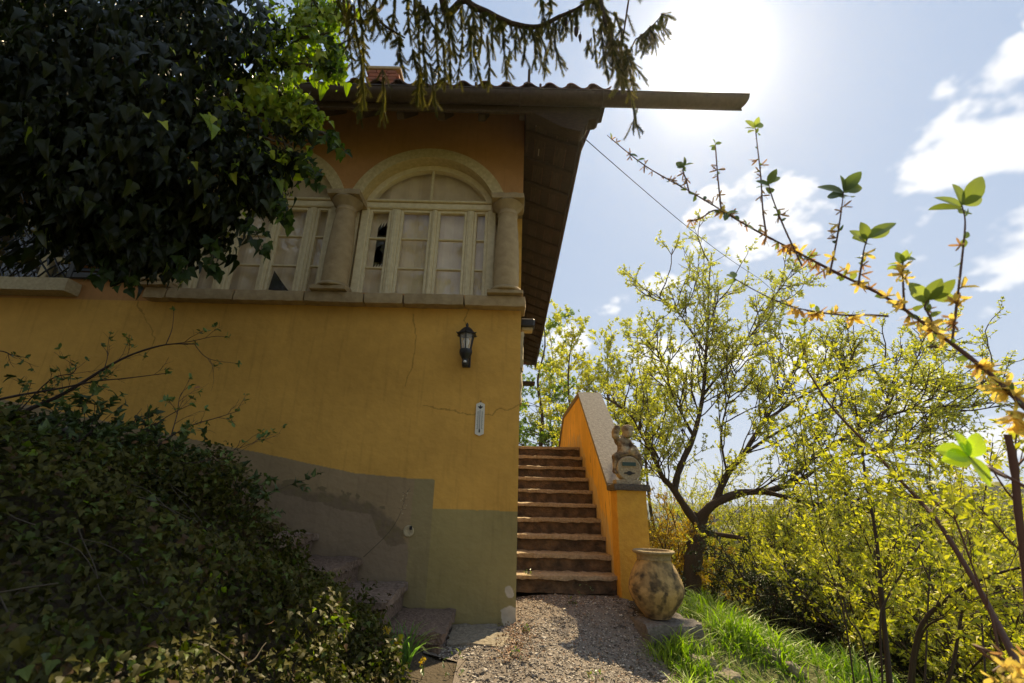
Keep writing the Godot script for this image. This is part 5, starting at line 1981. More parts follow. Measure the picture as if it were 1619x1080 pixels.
func build_slope_bushes() -> void:
	var yel := {"wander": 0.2, "lift": 0.03, "kids": [6, 5], "ratio": 0.5, "angle": 0.8, "seg": 0.16, "leaf": 0.046, "cluster": 4, "size": 0.056, "r": 0.014, "cols": [Color(0.36, 0.38, 0.05), Color(0.86, 0.77, 0.16)]}
	var gold := yel.duplicate()
	gold.cols = [Color(0.42, 0.22, 0.03), Color(0.75, 0.52, 0.06)]
	gold.leaf = 0.04
	var dark := {"wander": 0.22, "lift": 0.0, "kids": [9, 7], "ratio": 0.42, "angle": 0.9, "seg": 0.1, "leaf": 0.03, "cluster": 4, "size": 0.035, "cols": [Color(0.02, 0.03, 0.01), Color(0.075, 0.095, 0.022)]}
	var place := func(u: float, depth: float) -> Vector3:
		var p := at(u, 900, depth)
		p.y = ground_y(p.x, p.z)
		return p
	for s in [[1045, 12.2, 1.2, 2.6, "golden flowering bush behind the yellow end post"], [1090, 13.2, 1.3, 2.4, "golden bush behind the trunk of the fruit tree"]]:
		bush("golden_bush", s[4], place.call(s[0], s[1]), s[2], s[3], 16, gold, M.spring, "golden bushes behind the fruit tree")
	bush("dark_bush", "dark dense bush at the top of the grass slope", place.call(1225, 6.3), 1.0, 1.05, 30, dark, M.dull, "dark bushes on the slope")
	bush("dark_bush", "low dark bush lower down behind the grass", place.call(1320, 5.9), 0.85, 0.7, 18, dark, M.dull, "dark bushes on the slope")
	var spots := [[1165, 15.0, 1.8, 4.2], [1235, 13.0, 1.8, 3.6], [1290, 9.5, 1.5, 2.6], [1360, 8.2, 1.5, 2.6], [1430, 9.0, 1.6, 3.1], [1500, 7.4, 1.5, 3.0], [1570, 8.2, 1.6, 3.6], [1640, 6.8, 1.5, 3.5], [1400, 5.4, 1.2, 1.9], [1500, 4.9, 1.2, 2.0], [1600, 4.6, 1.2, 2.3], [1330, 13.5, 1.9, 4.8], [1440, 13.0, 1.9, 5.2], [1560, 12.5, 2.0, 5.6], [1690, 10.0, 1.8, 5.0], [1100, 15.5, 1.8, 4.0], [1275, 16.5, 2.2, 5.0]]
	var words := ["far left under the fruit tree", "behind the fruit tree's low limb", "right behind the dark bush", "beyond the grass slope's right edge", "in the middle of the right-hand thicket", "behind the reddish diagonal stem", "deep in the right-hand thicket below the hills", "at the right edge of the picture, farther back", "low before the thicket beside the grass", "low among the near shrub stems", "low at the right edge among the near stems", "far down the slope under the tree's outer twigs", "far down the slope left of the hills", "far down the slope before the hills", "far down the slope past the right edge", "far off behind the trunk", "far off behind the dark bush"]
	for i in spots.size():
		var s: Array = spots[i]
		if s[1] > 8.9:
			var up := at(s[0], 752.0 + 22.0 * sin(i * 2.4), s[1])
			s[3] = (up.y - ground_y(up.x, up.z)) / 1.02
			s[2] = maxf(s[2], s[3] * 0.36)
		bush("spring_bush", "yellow-green spring bush " + words[i], place.call(s[0], s[1]), s[2], s[3], 15 if s[1] > 6.0 else 8, yel, M.spring, "spring bushes on the slope")
	# far woods on the other side of the valley
	var tf := []
	var cols := PackedColorArray()
	var cb := MB.new()
	cb.rough(Vector3.ZERO, Vector3(1, 1, 1), 0.3, 0.4, fine, Basis(), 0.45)
	for i in 2000:
		var a := rng.randf_range(-0.1, 1.75)
		var r := rng.randf_range(70, 410)
		var x := sin(a) * r
		var z := -cos(a) * r
		if x < 20:
			continue
		var s := rng.randf_range(3.5, 7)
		tf.append(Transform3D(Basis(Vector3.UP, rng.randf() * TAU).scaled(Vector3(s, s * rng.randf_range(0.8, 1.3), s)), Vector3(x, ground_y(x, z) + s * 0.3, z)))
		cols.append(Color(0.03, 0.05, 0.018).lerp(Color(0.11, 0.12, 0.035), rng.randf()))
	var fm := plain(Color.WHITE, 0.9)
	fm.vertex_color_use_as_albedo = true
	tag(scatter(self, "far_woods", cb.mesh(), fm, tf, cols), "hazy wooded hillside across the valley", "woods")

# ---- shrubs close to the camera at the right
func build_near_shrubs() -> void:
	var o := {"wander": 0.16, "lift": 0.10, "kids": [3], "ratio": 0.5, "angle": 0.7, "seg": 0.06, "leaf": 0.035, "cluster": 2, "size": 0.036, "cols": [Color(0.36, 0.38, 0.05), Color(0.80, 0.72, 0.14)]}
	var S := [
		["tall shrub with a reddish stem slanting down to the right corner", [[1270, 575], [1312, 640], [1373, 705], [1451, 789], [1483, 825], [1544, 925], [1585, 1003], [1625, 1085]], 2.1, 1.45, 0.0035, 0.011, 12, 0.30, true],
		["cut brown stem at the right edge below the sky", [[1593, 687], [1604, 742], [1610, 811], [1622, 900], [1640, 1090]], 1.2, 1.25, 0.0075, 0.010, 2, 0.12, true],
		["upright dark shrub stem beside the end of the grass", [[1352, 640], [1360, 690], [1371, 774], [1383, 835], [1392, 917], [1400, 1007], [1408, 1085]], 3.2, 3.0, 0.006, 0.020, 14, 0.55, false],
		["arching dark shrub bending over to the right", [[1614, 897], [1577, 907], [1528, 927], [1483, 958], [1459, 986], [1447, 1023], [1438, 1085]], 2.2, 2.6, 0.005, 0.018, 13, 0.4, false],
		["thin grey shoot in the lower right thicket", [[1619, 929], [1544, 945], [1495, 974], [1463, 994], [1448, 1040], [1444, 1090]], 2.3, 2.7, 0.003, 0.010, 8, 0.35, false],
		["leaning pale shoot at the bottom right", [[1532, 929], [1522, 962], [1508, 1047], [1495, 1090]], 2.5, 2.6, 0.006, 0.012, 5, 0.35, false],
		["pair of thin dark wands right of the grass", [[1285, 700], [1300, 844], [1324, 900], [1340, 974], [1361, 1007], [1381, 1090]], 3.1, 2.9, 0.003, 0.008, 10, 0.4, false],
		["long thin wand crossing the dark bush", [[1262, 640], [1278, 760], [1305, 880], [1332, 960], [1352, 1090]], 3.3, 3.0, 0.003, 0.007, 9, 0.4, false],
		["slanting bare stem in the middle of the thicket", [[1467, 844], [1434, 893], [1400, 952], [1392, 985], [1396, 1090]], 3.0, 2.95, 0.006, 0.008, 6, 0.3, false],
		["short red-brown shoot before the diagonal stem", [[1508, 815], [1528, 868], [1548, 925], [1570, 985], [1590, 1090]], 1.55, 1.5, 0.0025, 0.004, 5, 0.16, true],
		["straight thin upright wand among the thicket", [[1472, 650], [1470, 740], [1473, 840], [1468, 940], [1462, 1090]], 3.3, 3.1, 0.003, 0.008, 12, 0.5, false],
		["leafy wand near the right edge under the sky", [[1570, 700], [1556, 790], [1548, 880], [1552, 980], [1560, 1090]], 3.4, 3.2, 0.003, 0.009, 13, 0.5, false],
		["leafy wand that leans left before the fruit tree", [[1225, 560], [1290, 690], [1345, 800], [1384, 900], [1404, 1090]], 3.6, 3.1, 0.003, 0.009, 12, 0.5, false],
	]
	for s in S:
		var pts := px(s[1], s[2], s[3], 5)
		var low := pts[pts.size() - 1]
		# carry the stem on down to the ground
		var g := Vector3(low.x, ground_y(low.x, low.z) - 0.03, low.z)
		var T := thing("young_shrub", g, s[0], "shrub", "thin shrubs near the camera")
		var tf := []
		var cols := PackedColorArray()
		var b := MB.new()
		if g.y < low.y:
			pts.append(g)
		limb(b, pts, s[4], s[5] * (1.0 if s[8] else 0.68), 7, 0.3)
		part(T, "stem", b, M.red_twig if s[8] else M.twig)
		pts.reverse()
		b = MB.new()
		spawn(b, pts, s[6] * 2, s[7], maxf(0.0016, s[4] * 0.45), o, tf, cols, 0.3)
		if not s[8]:
			leaves_along(pts, o, tf, cols, 0.6)
		part(T, "twigs", b, M.red_twig if s[8] else M.twig, "stuff")
		scatter(T, "foliage", LEAF.small, M.spring, tf, cols)

# ---- the forsythia branch in front of the sky
func build_forsythia() -> void:
	var main := [[1650, 672], [1600, 625], [1558, 585], [1480, 525], [1400, 470], [1320, 430], [1240, 388], [1180, 356], [1100, 308], [1020, 262], [960, 214]]
	var pts := px(main, 0.80, 1.35, 6)
	var foot := Vector3(1.9, ground_y(1.9, -0.7), -0.7)
	var T := thing("forsythia_bush", foot, "forsythia branch with yellow flowers and fresh leaves across the sky", "bush")
	var b := MB.new()
	var down := curve([foot + Vector3(0, -0.1, 0), foot + Vector3(-0.05, 0.5, 0.0), pts[0] + Vector3(0.25, -0.25, 0.05), pts[0]], 6)
	limb(b, down, 0.012, 0.0062, 8, 0.15)
	part(T, "stem", b, M.red_twig)
	b = MB.new()
	limb(b, pts, 0.0050, 0.0015, 8, 0.5)
	part(T, "main_branch", b, M.red_twig)
	var dep := func(u: float) -> float: return lerpf(0.80, 1.35, clampf((1650 - u) / 690.0, 0, 1))
	var flower_at := func(p: Vector3, d: Vector3, s: float, old: bool) -> void:
		put_mesh(T, "flower", LEAF.withered if old else LEAF.flower, M.petal_old if old else M.petal, leaf_tf(p, d, rdir(), s * 1.4))
	var leaf_at := func(p: Vector3, d: Vector3, s: float, k: int) -> void:
		put_mesh(T, "leaf", LEAF.oval, [M.forsythia_leaf, M.forsythia_leaf2, M.forsythia_leaf3][k % 3], leaf_tf(p, d, Vector3(rng.randf_range(-0.7, 0.7), rng.randf_range(-0.2, 0.6), 0.9), s * 1.15, 1.1))
	# side shoots: points, number of flowers, leaf size at the end, leaves at the end, tone
	var sh := [
		[[[1212, 375], [1206, 330], [1203, 280], [1198, 235], [1194, 200]], 10, 0.035, 6, 1, true],
		[[[1268, 420], [1240, 360], [1222, 315], [1215, 290]], 8, 0.038, 5, 0, true],
		[[[1312, 432], [1322, 385], [1330, 335], [1334, 300]], 7, 0.052, 7, 2, false],
		[[[1357, 450], [1362, 420], [1366, 395], [1372, 375]], 5, 0.052, 6, 0, false],
		[[[1430, 490], [1428, 450], [1427, 425], [1428, 410]], 7, 0.03, 7, 1, false],
		[[[1506, 535], [1514, 470], [1522, 400], [1526, 350], [1520, 322]], 9, 0.060, 6, 0, false],
		[[[1140, 330], [1136, 290], [1133, 255], [1131, 228]], 7, 0.022, 4, 1, true],
		[[[1090, 350], [1108, 345], [1130, 332], [1150, 338]], 5, 0.03, 3, 1, true],
		[[[1405, 500], [1370, 498], [1330, 498], [1285, 492], [1250, 484], [1205, 465], [1160, 440]], 22, 0.028, 4, 1, false],
		[[[1480, 528], [1470, 500], [1462, 485], [1470, 470]], 3, 0.050, 7, 0, false],
		[[[1090, 305], [1085, 285], [1080, 270], [1082, 262]], 3, 0.032, 4, 0, true],
	]
	for s in sh:
		var l := []
		for q in s[0]:
			l.append(at(q[0], q[1], dep.call(q[0]) - 0.01))
		var c := curve(l, 5)
		b = MB.new()
		limb(b, c, 0.0026, 0.0014, 6, 0.3)
		part(T, "side_shoot", b, M.red_twig)
		var e := c[c.size() - 1]
		var d := (e - c[c.size() - 2]).normalized()
		for k in s[3]:
			var a: float = TAU * k / s[3] + rng.randf() * 0.6
			var out := d.cross(Vector3(0, 0, 1)).normalized() * cos(a) + Vector3(0, 0, 1) * sin(a) * 0.8
			leaf_at.call(e - d * 0.004 * k, (d * rng.randf_range(0.3, 0.9) + out), s[2] * rng.randf_range(0.75, 1.1), s[4] if k % 3 else s[4] + 1)
		for k in s[1]:
			var i := int(rng.randf_range(0.05, 0.75) * (c.size() - 1))
			flower_at.call(c[i] + rdir() * 0.003, rdir() + Vector3(0, -0.35, 0), rng.randf_range(0.014, 0.021), s[5] or rng.randf() < 0.3)
		for k in 6:
			var i := int(rng.randf_range(0.3, 0.95) * (c.size() - 1))
			leaf_at.call(c[i], rdir() + d * 0.5, rng.randf_range(0.009, 0.02), k)
	# flowers along the main branch: fresh towards the right, brown towards the tip
	for k in 78:
		var t := rng.randf()
		var i := int(t * (pts.size() - 1))
		var old := rng.randf() < t * 1.5 - 0.25
		flower_at.call(pts[i] + rdir() * 0.004, rdir() + Vector3(0, -0.55, 0), rng.randf_range(0.016, 0.026) * (1.15 - 0.4 * t), old)
	for k in 60:
		var t := rng.randf()
		var i := int(t * (pts.size() - 1))
		leaf_at.call(pts[i], rdir() + Vector3(0, 0.5, 0), rng.randf_range(0.010, 0.026), 1 + k % 2)
	# bright leaves and a few flowers of a second branch low at the right edge
	var l2 := [at(1640, 780, 0.9), at(1590, 755, 0.86), at(1560, 740, 0.83), at(1532, 722, 0.8)]
	b = MB.new()
	limb(b, curve([down[8]] + l2, 5), 0.004, 0.0014, 6, 0.2)
	part(T, "low_shoot", b, M.red_twig)
	for k in [[-1.0, 0.25, 0.055], [-0.9, -0.1, 0.05], [-0.25, 0.9, 0.045], [0.55, 0.75, 0.05], [0.3, -0.7, 0.052], [-0.3, 0.55, 0.03]]:
		put_mesh(T, "leaf", LEAF.oval, M.ivy_leaf3, leaf_tf(l2[3], Vector3(k[0], k[1], 0.2), Vector3(0.2, 0.3, 1.0), k[2], 1.25))
	for k in 16:
		flower_at.call(at(rng.randf_range(1575, 1625), rng.randf_range(1030, 1085), rng.randf_range(0.9, 1.0)), rdir(), 0.016, k % 4 == 0)
	b = MB.new()
	limb(b, curve([foot + Vector3(-0.05, 0.3, 0), at(1640, 1090, 0.97), at(1600, 1050, 0.95), at(1570, 1062, 0.94)], 5), 0.004, 0.002, 6)
	part(T, "low_shoot", b, M.red_twig)
	for k in 4:
		flower_at.call(at(1600 + k * 8, 652 + 6 * k, 0.8), Vector3(-0.3, -1, 0) + rdir() * 0.4, 0.022, false)

# ---- spruce boughs hanging in from above
func build_spruce() -> void:
	var foot := Vector3(0.6, 0.0, 2.6)
	foot.y = ground_y(foot.x, foot.z) - 0.05
	var T := thing("spruce_tree", foot, "spruce whose drooping boughs hang in from above before the roof", "tree")
	var b := MB.new()
	limb(b, curve([foot, foot + Vector3(0, 2.5, 0), foot + Vector3(0.05, 5, -0.05), foot + Vector3(0, 8, 0)], 5), 0.19, 0.09, 12, 0.15)
	part(T, "trunk", b, M.bark)
	var from := foot + Vector3(0.02, 5.2, -0.05)
	var tf := []
	var cols := PackedColorArray()
	var Z := 1.62
	var bough := func(list: Array, r0: float, r1: float) -> PackedVector3Array:
		var l := [from]
		var first := at(list[0][0], list[0][1], list[0][2])
		l.append(from.lerp(first, 0.5) + Vector3(0, 0.25, 0))
		for q in list:
			l.append(at(q[0], q[1], q[2]))
		var c := curve(l, 6)
		var bb := MB.new()
		limb(bb, c, r0, r1, 7, 0.2)
		part(T, "bough", bb, M.bark)
		for i in range(2, c.size() - 1):
			for k in (16 if c[i].y > 4.1 else 2):
				var q := c[i].lerp(c[i + 1], rng.randf())
				var drop := Vector3(0, -rng.randf() * (0.25 if c[i].y > 4.1 else 0.02), 0)
				tf.append(leaf_tf(q + drop, rdir() * 0.45 + Vector3(0, -0.9, 0), rdir(), rng.randf_range(0.07, 0.12)))
				cols.append(Color(0.08, 0.10, 0.03).lerp(Color(0.26, 0.27, 0.085), rng.randf()))
		return c
	bough.call([[700, -60, Z], [737, 0, Z], [772, 20, Z], [810, 37, Z], [850, 42, Z], [885, 26, Z], [915, 12, Z], [945, -12, Z]], 0.022, 0.006)
	bough.call([[620, -80, Z], [590, 15, Z], [640, 60, Z]], 0.018, 0.004)
	bough.call([[545, -60, Z], [560, 10, Z], [558, 60, Z]], 0.016, 0.003)
	bough.call([[945, -90, Z - 0.1], [948, -20, Z], [958, 40, Z], [972, 85, Z + 0.05], [990, 130, Z + 0.05]], 0.02, 0.003)
	bough.call([[985, 60, Z], [1005, 62, Z], [1030, 42, Z], [1048, 22, Z]], 0.006, 0.002)
	bough.call([[660, -60, Z], [670, 10, Z], [690, 50, Z]], 0.018, 0.003)
	# hanging twigs: top, bottom, thickness (number of side sprigs)
	var hang := [[552, 0, 556, 100, 3], [566, -10, 568, 168, 3], [572, 50, 566, 180, 2], [560, 40, 575, 150, 2], [590, 15, 588, 55, 2], [612, 30, 617, 62, 2], [604, 28, 606, 45, 1], [632, 50, 640, 120, 3], [645, -5, 655, 95, 3], [652, 80, 660, 165, 3], [665, 0, 664, 110, 3], [676, 10, 675, 130, 4], [690, 5, 694, 120, 4], [705, -5, 712, 125, 4], [715, 10, 722, 100, 4], [700, 60, 702, 130, 3], [728, 0, 724, 130, 3], [740, 30, 745, 120, 3], [752, 40, 760, 125, 3], [759, 15, 757, 90, 3], [770, 55, 772, 130, 3], [782, 22, 779, 78, 3], [795, 35, 801, 128, 3], [806, 80, 802, 105, 2], [745, 15, 742, 70, 3], [818, 42, 815, 75, 2], [828, 42, 827, 92, 2], [838, 43, 843, 98, 3], [848, 43, 860, 100, 3], [856, 60, 862, 106, 2], [866, 40, 872, 78, 3], [880, 35, 888, 105, 3], [890, 25, 892, 60, 2], [855, -5, 862, 35, 3], [870, -5, 868, 30, 3], [900, 15, 905, 45, 2], [925, 0, 935, 15, 2], [938, 45, 944, 90, 2], [935, 60, 930, 82, 2], [945, 0, 958, 60, 4], [955, 10, 975, 110, 5], [965, 30, 985, 125, 5], [950, 40, 962, 118, 3], [975, 60, 1000, 140, 4], [985, 80, 1003, 160, 3], [970, 20, 980, 80, 4], [990, 70, 1012, 120, 3], [1000, 165, 998, 195, 1], [1008, 170, 1010, 205, 1], [1012, 55, 1016, 85, 2], [1025, 45, 1032, 72, 2], [1035, 38, 1042, 60, 1], [1045, 22, 1050, 45, 1], [600, -10, 598, 40, 3], [578, -10, 580, 30, 3], [540, -10, 545, 30, 3], [625, -10, 622, 40, 3], [605, 110, 600, 178, 2], [680, 100, 688, 165, 2], [662, 110, 668, 160, 2]]
	for q in hang:
		var z0: float = Z + rng.randf_range(-0.12, 0.12)
		var p0 := at(q[0], q[1], z0)
		var p1 := at(q[2], q[3], z0)
		p1.z = p0.z + rng.randf_range(-0.03, 0.03)
		var mid := p0.lerp(p1, 0.5) + rdir() * 0.02
		var c := curve([p0, mid, p1], 6)
		b = MB.new()
		limb(b, c, 0.0028, 0.001, 4)
		part(T, "twig", b, M.twig)
		var ln := p0.distance_to(p1)
		var n := int(ln / 0.045) + 1
		for k in n:
			var t := (k + 0.2) / n
			var i: int = mini(int(t * (c.size() - 1)), c.size() - 2)
			var d := (c[i + 1] - c[i]).normalized()
			tf.append(leaf_tf(c[i], d, rdir(), rng.randf_range(0.065, 0.09)))
			cols.append(Color(0.11, 0.13, 0.035).lerp(Color(0.32, 0.32, 0.10), rng.randf()))
			for s in q[4]:
				if rng.randf() < 0.9:
					tf.append(leaf_tf(c[i], (d * 1.1 + rdir() * 0.65 + Vector3(0, -0.2, 0)).normalized(), rdir(), rng.randf_range(0.045, 0.085)))
					cols.append(Color(0.10, 0.125, 0.035).lerp(Color(0.38, 0.36, 0.12), rng.randf()))
	scatter(T, "needles", LEAF.sprig, M.needles, tf, cols)
	for q in [[911, 47, 0.05], [917, 58, 0.038], [630, 88, 0.035], [895, 33, 0.04]]:
		b = MB.new()
		var p := at(q[0], q[1], Z)
		var L: float = q[2]
		b.lathe(PackedVector2Array([Vector2(0, -L), Vector2(L * 0.13, -L * 0.92), Vector2(L * 0.24, -L * 0.6), Vector2(L * 0.26, -L * 0.2), Vector2(L * 0.2, L * 0.15), Vector2(0.002, L * 0.35), Vector2(0, L * 0.36)]), p, 12, fine, 0.006)
		b.tube(PackedVector3Array([p + Vector3(0, L * 0.3, 0), p + Vector3(0.005, L * 0.9, 0)]), PackedFloat32Array([0.0015, 0.0015]), 4)
		part(T, "cone", b, M.twig)

# ---- shrub with bare twigs before the wall at the left
func build_left_shrub() -> void:
	var o := {"wander": 0.25, "lift": 0.06, "kids": [3], "ratio": 0.5, "angle": 0.7, "seg": 0.05, "leaf": 0.10, "cluster": 4, "size": 0.032, "cols": [Color(0.07, 0.12, 0.025), Color(0.17, 0.24, 0.05)]}
	var foot := Vector3(-2.9, ground_y(-2.9, -2.7), -2.7)
	var T := thing("bare_shrub", foot, "half-bare shrub with arching twigs before the shaded house wall", "shrub")
	var S := [
		[[[-60, 700], [40, 650], [90, 628], [130, 605], [170, 580], [210, 560], [262, 545], [310, 544]], 2.7, 0.014, 0.003, 14],
		[[[262, 545], [272, 520], [275, 490]], 2.7, 0.003, 0.0012, 0],
		[[[262, 545], [300, 540], [338, 532], [360, 533]], 2.7, 0.003, 0.0012, 2],
		[[[308, 545], [322, 562], [340, 570], [378, 575]], 2.7, 0.0028, 0.001, 2],
		[[[165, 583], [170, 560], [160, 545]], 2.7, 0.0024, 0.001, 2],
		[[[-40, 640], [30, 625], [90, 615], [150, 603], [200, 598], [265, 590]], 2.65, 0.008, 0.002, 12],
		[[[-40, 560], [0, 555], [20, 562], [40, 565]], 2.6, 0.005, 0.0015, 3],
		[[[200, 720], [225, 690], [262, 660], [300, 640]], 2.5, 0.005, 0.0015, 8],
		[[[232, 718], [270, 690], [305, 672], [345, 660], [376, 650]], 2.5, 0.005, 0.0015, 6],
		[[[200, 735], [235, 725], [290, 732], [330, 728], [365, 722]], 2.45, 0.004, 0.0015, 3],
		[[[100, 740], [125, 700], [150, 680], [178, 682]], 2.3, 0.004, 0.002, 2],
		[[[270, 690], [280, 655], [285, 625], [300, 610]], 2.5, 0.003, 0.001, 5],
		[[[30, 650], [80, 600], [115, 590], [120, 575]], 2.65, 0.004, 0.0015, 6],
		[[[300, 735], [360, 715], [400, 700], [412, 690]], 2.5, 0.002, 0.001, 5],
	]
	var tf := []
	var cols := PackedColorArray()
	for s in S:
		var b := MB.new()
		var pts := px(s[0], s[1], s[1] + 0.08, 5)
		limb(b, pts, s[2], s[3], 6, 0.2)
		spawn(b, pts, s[4], 0.16, 0.0018, o, tf, cols, 0.2)
		for k in 5:
			var e := pts[pts.size() - 1]
			tf.append(leaf_tf(e + rdir() * 0.006, rdir() + Vector3(0.2, 0.4, 0), rdir() + Vector3.UP, rng.randf_range(0.02, 0.04)))
			cols.append(Color(0.12, 0.19, 0.035))
		part(T, "branch", b, M.twig)
	b_base(T, foot)
	scatter(T, "foliage", LEAF.small, M.dull, tf, cols)
	for q in [[307, 613, 2.5], [256, 700, 2.45], [208, 700, 2.4]]:
		put_mesh(T, "dead_leaf", LEAF.oval, M.dead, leaf_tf(at(q[0], q[1], q[2]), Vector3(1, 0.2, 0.2), Vector3(0, 0.5, 1), 0.035))
	# leafy green undergrowth at its foot
	var ug := {"wander": 0.3, "lift": 0.02, "kids": [4], "ratio": 0.5, "angle": 0.8, "seg": 0.05, "leaf": 0.03, "cluster": 3, "size": 0.042, "cols": [Color(0.035, 0.06, 0.018), Color(0.11, 0.15, 0.03)], "mesh": LEAF.ivy2, "r": 0.003}
	for q in [[90, 690, 2.3, 0.35], [215, 660, 2.55, 0.28], [20, 680, 2.4, 0.35], [330, 720, 2.6, 0.2], [170, 650, 2.6, 0.3]]:
		var c := at(q[0], q[1], q[2])
		c.y = ground_y(c.x, c.z)
		bush("undergrowth_bush", ["leafy low bush under the bare shrub", "leafy low bush right of the bare shrub's foot", "leafy low bush at the left edge of the picture", "small leafy tuft where the ivy meets the wall paint", "leafy low bush close under the arching twig"][[90, 215, 20, 330, 170].find(q[0])], c, q[3], maxf(0.25, at(q[0], q[1] - 30, q[2]).y - c.y), 12, ug, M.dull, "low bushes at the foot of the shrub")

func b_base(T: Node3D, foot: Vector3) -> void:
	var b := MB.new()
	for q in [[-60, 700, 2.7], [-40, 640, 2.65], [200, 720, 2.5], [232, 718, 2.5], [200, 735, 2.45], [100, 740, 2.3], [-40, 560, 2.6]]:
		var e := at(q[0], q[1], q[2])
		limb(b, curve([foot, foot.lerp(e, 0.5) + Vector3(0, 0.1, 0.05), e], 5), 0.014, 0.005, 6)
	part(T, "stool", b, M.twig)

# ---- grass, weeds, litter
func build_grass() -> void:
	var tf := []
	var cols := PackedColorArray()
	for i in 60000:
		var x := 1.05 + 3.6 * pow(rng.randf(), 1.2)
		var z := -8.2 + 7.0 * rng.randf()
		var edge := 1.2 + 0.22 * fbm.get_noise_2d(z * 1.2, 9.0) + (0.25 if z < -4.2 else 0.0) - 0.10 * smoothstep(-3.9, -3.0, z)
		if x < edge or (absf(x - 1.31) < 0.27 and absf(z + 4.38) < 0.25):
			continue
		var den := fbm.get_noise_2d(x * 1.4, z * 1.4)
		if den < 0.0 + 0.2 * rng.randf() and rng.randf() < 0.88:
			continue
		var p := Vector3(x, ground_y(x, z) - 0.01, z)
		var h := rng.randf_range(0.06, 0.20) * (1.0 + 1.5 * maxf(den, 0)) * (0.6 + 0.5 * smoothstep(edge, edge + 0.5, x))
		var bs := Basis(Vector3.UP, rng.randf() * TAU) * Basis(Vector3.RIGHT, rng.randf_range(-0.75, 0.35))
		tf.append(Transform3D(bs.scaled(Vector3(h * rng.randf_range(0.7, 2.2), h, h)), p))
		cols.append(Color(0.16, 0.25, 0.025).lerp(Color(0.46, 0.54, 0.05), rng.randf()))
	tag(scatter(self, "grass", LEAF.grass, M.grass, tf, cols), "fresh spring grass on the slope right of the path", "grass")
	# broad-leaved ground cover between the grass
	tf = []
	cols = PackedColorArray()
	for i in 16000:
		var x := 1.25 + 3.2 * rng.randf()
		var z := -7.5 + 6.2 * rng.randf()
		if fbm.get_noise_2d(x * 1.4 + 20.0, z * 1.4) < -0.1 or (absf(x - 1.31) < 0.27 and absf(z + 4.38) < 0.25):
			continue
		tf.append(leaf_tf(Vector3(x, ground_y(x, z) + rng.randf() * 0.06, z), rdir() + Vector3(0, 0.3, 0), Vector3(0, 1, 0) + rdir() * 0.5, rng.randf_range(0.02, 0.05)))
		cols.append(Color(0.08, 0.13, 0.025).lerp(Color(0.24, 0.29, 0.05), rng.randf()))
	tag(scatter(self, "ground_cover", LEAF.small, M.grass, tf, cols), "small broad leaves growing among the grass", "ground cover")
	# pale stones showing in the grass
	var words := ["pale flat stone in the grass nearest the gravel path", "long buff stone half sunk in the middle of the grass slope", "small stone lower down the grass slope", "pale stone near the bottom edge of the grass"]
	var st := [[1110, 1052, 0.14, 0.05], [1215, 1035, 0.2, 0.06], [1250, 1062, 0.12, 0.05], [1140, 1075, 0.16, 0.04]]
	for i in st.size():
		var d := ray(st[i][0], st[i][1])
		var p := EYE
		for k in 400:
			p += d * 0.02
			if p.y < ground_y(p.x, p.z) + 0.01:
				break
		var b := MB.new()
		b.rough(p + Vector3(0, 0.008, 0), Vector3(st[i][2] * 1.5, st[i][3] * 2.0, st[i][2]), 0.03, 0.035, fine, Basis(Vector3.UP, i * 1.1), 0.02)
		var S := thing("garden_stone", p, words[i], "stone", "stones in the grass")
		part(S, "stone", b, M.flag)
	# reddish dry litter at the house corner
	tf = []
	cols = PackedColorArray()
	for i in 900:
		var p := Vector3(0.12 + rng.randfn(0, 0.07), 0, -3.95 + rng.randf() * 0.85)
		p.x -= 0.10 * (p.z + 3.95)
		if i > 600:
			p = Vector3(rng.randf_range(0.05, 1.1), 0, rng.randf_range(-4.9, -2.5))
		p.y = ground_y(p.x, p.z) + 0.02 + rng.randf() * 0.015
		tf.append(leaf_tf(p, rdir() * Vector3(1, 0.3, 1), Vector3(0, 1, 0) + rdir() * 0.6, rng.randf_range(0.010, 0.026)))
		cols.append(Color(0.13, 0.05, 0.03).lerp(Color(0.34, 0.17, 0.07), rng.randf()))
	tag(scatter(self, "leaf_litter", LEAF.small, M.dull, tf, cols), "reddish dry leaf litter at the foot of the house corner", "leaf litter")
	# weeds in the gravel and at the foot of the steps
	var wd := [[835, 893, 4.95, 0.05, "tiny weed on the lowest stair at the house side"], [925, 940, 4.85, 0.14, "leafy green weed at the foot of the lowest stair"], [905, 965, 4.6, 0.06, "small weed in the shaded gravel below the stairs"], [940, 1040, 3.1, 0.07, "sprig of grass in the middle of the shaded gravel"], [815, 1038, 3.15, 0.07, "yellowish weed at the edge of the paving flag"], [832, 995, 3.75, 0.05, "yellowish weed at the house corner"], [1050, 1000, 4.05, 0.09, "broad-leaved weed against the stone slab"], [720, 1040, 3.0, 0.12, "weed in front of the lowest garden step"], [600, 1000, 2.9, 0.12, "leafy weed beside the second garden step"]]
	for q in wd:
		var p := at(q[0], q[1], q[2])
		p.y = (step_y(1) if q[0] == 835 else ground_y(p.x, p.z)) 
		var W := thing("weed", p, q[4], "weed", "small weeds")
		var b := MB.new()
		for k in 5:
			var d := (Vector3(0, 1, 0) + rdir() * 0.7).normalized()
			limb(b, curve([p, p + d * q[3] * 0.6, p + d * q[3] + Vector3(0, -0.01, 0)], 3), 0.0015, 0.0008, 4)
		part(W, "stems", b, M.vine)
		for k in 14:
			put_mesh(W, "leaf", LEAF.small, M.forsythia_leaf3 if k % 3 else M.forsythia_leaf, leaf_tf(p + (Vector3(0, 0.6, 0) + rdir()) * q[3] * 0.55 + Vector3(0, 0.01, 0), rdir() + Vector3(0, 0.5, 0), Vector3.UP + rdir() * 0.5, rng.randf_range(0.018, 0.035)))
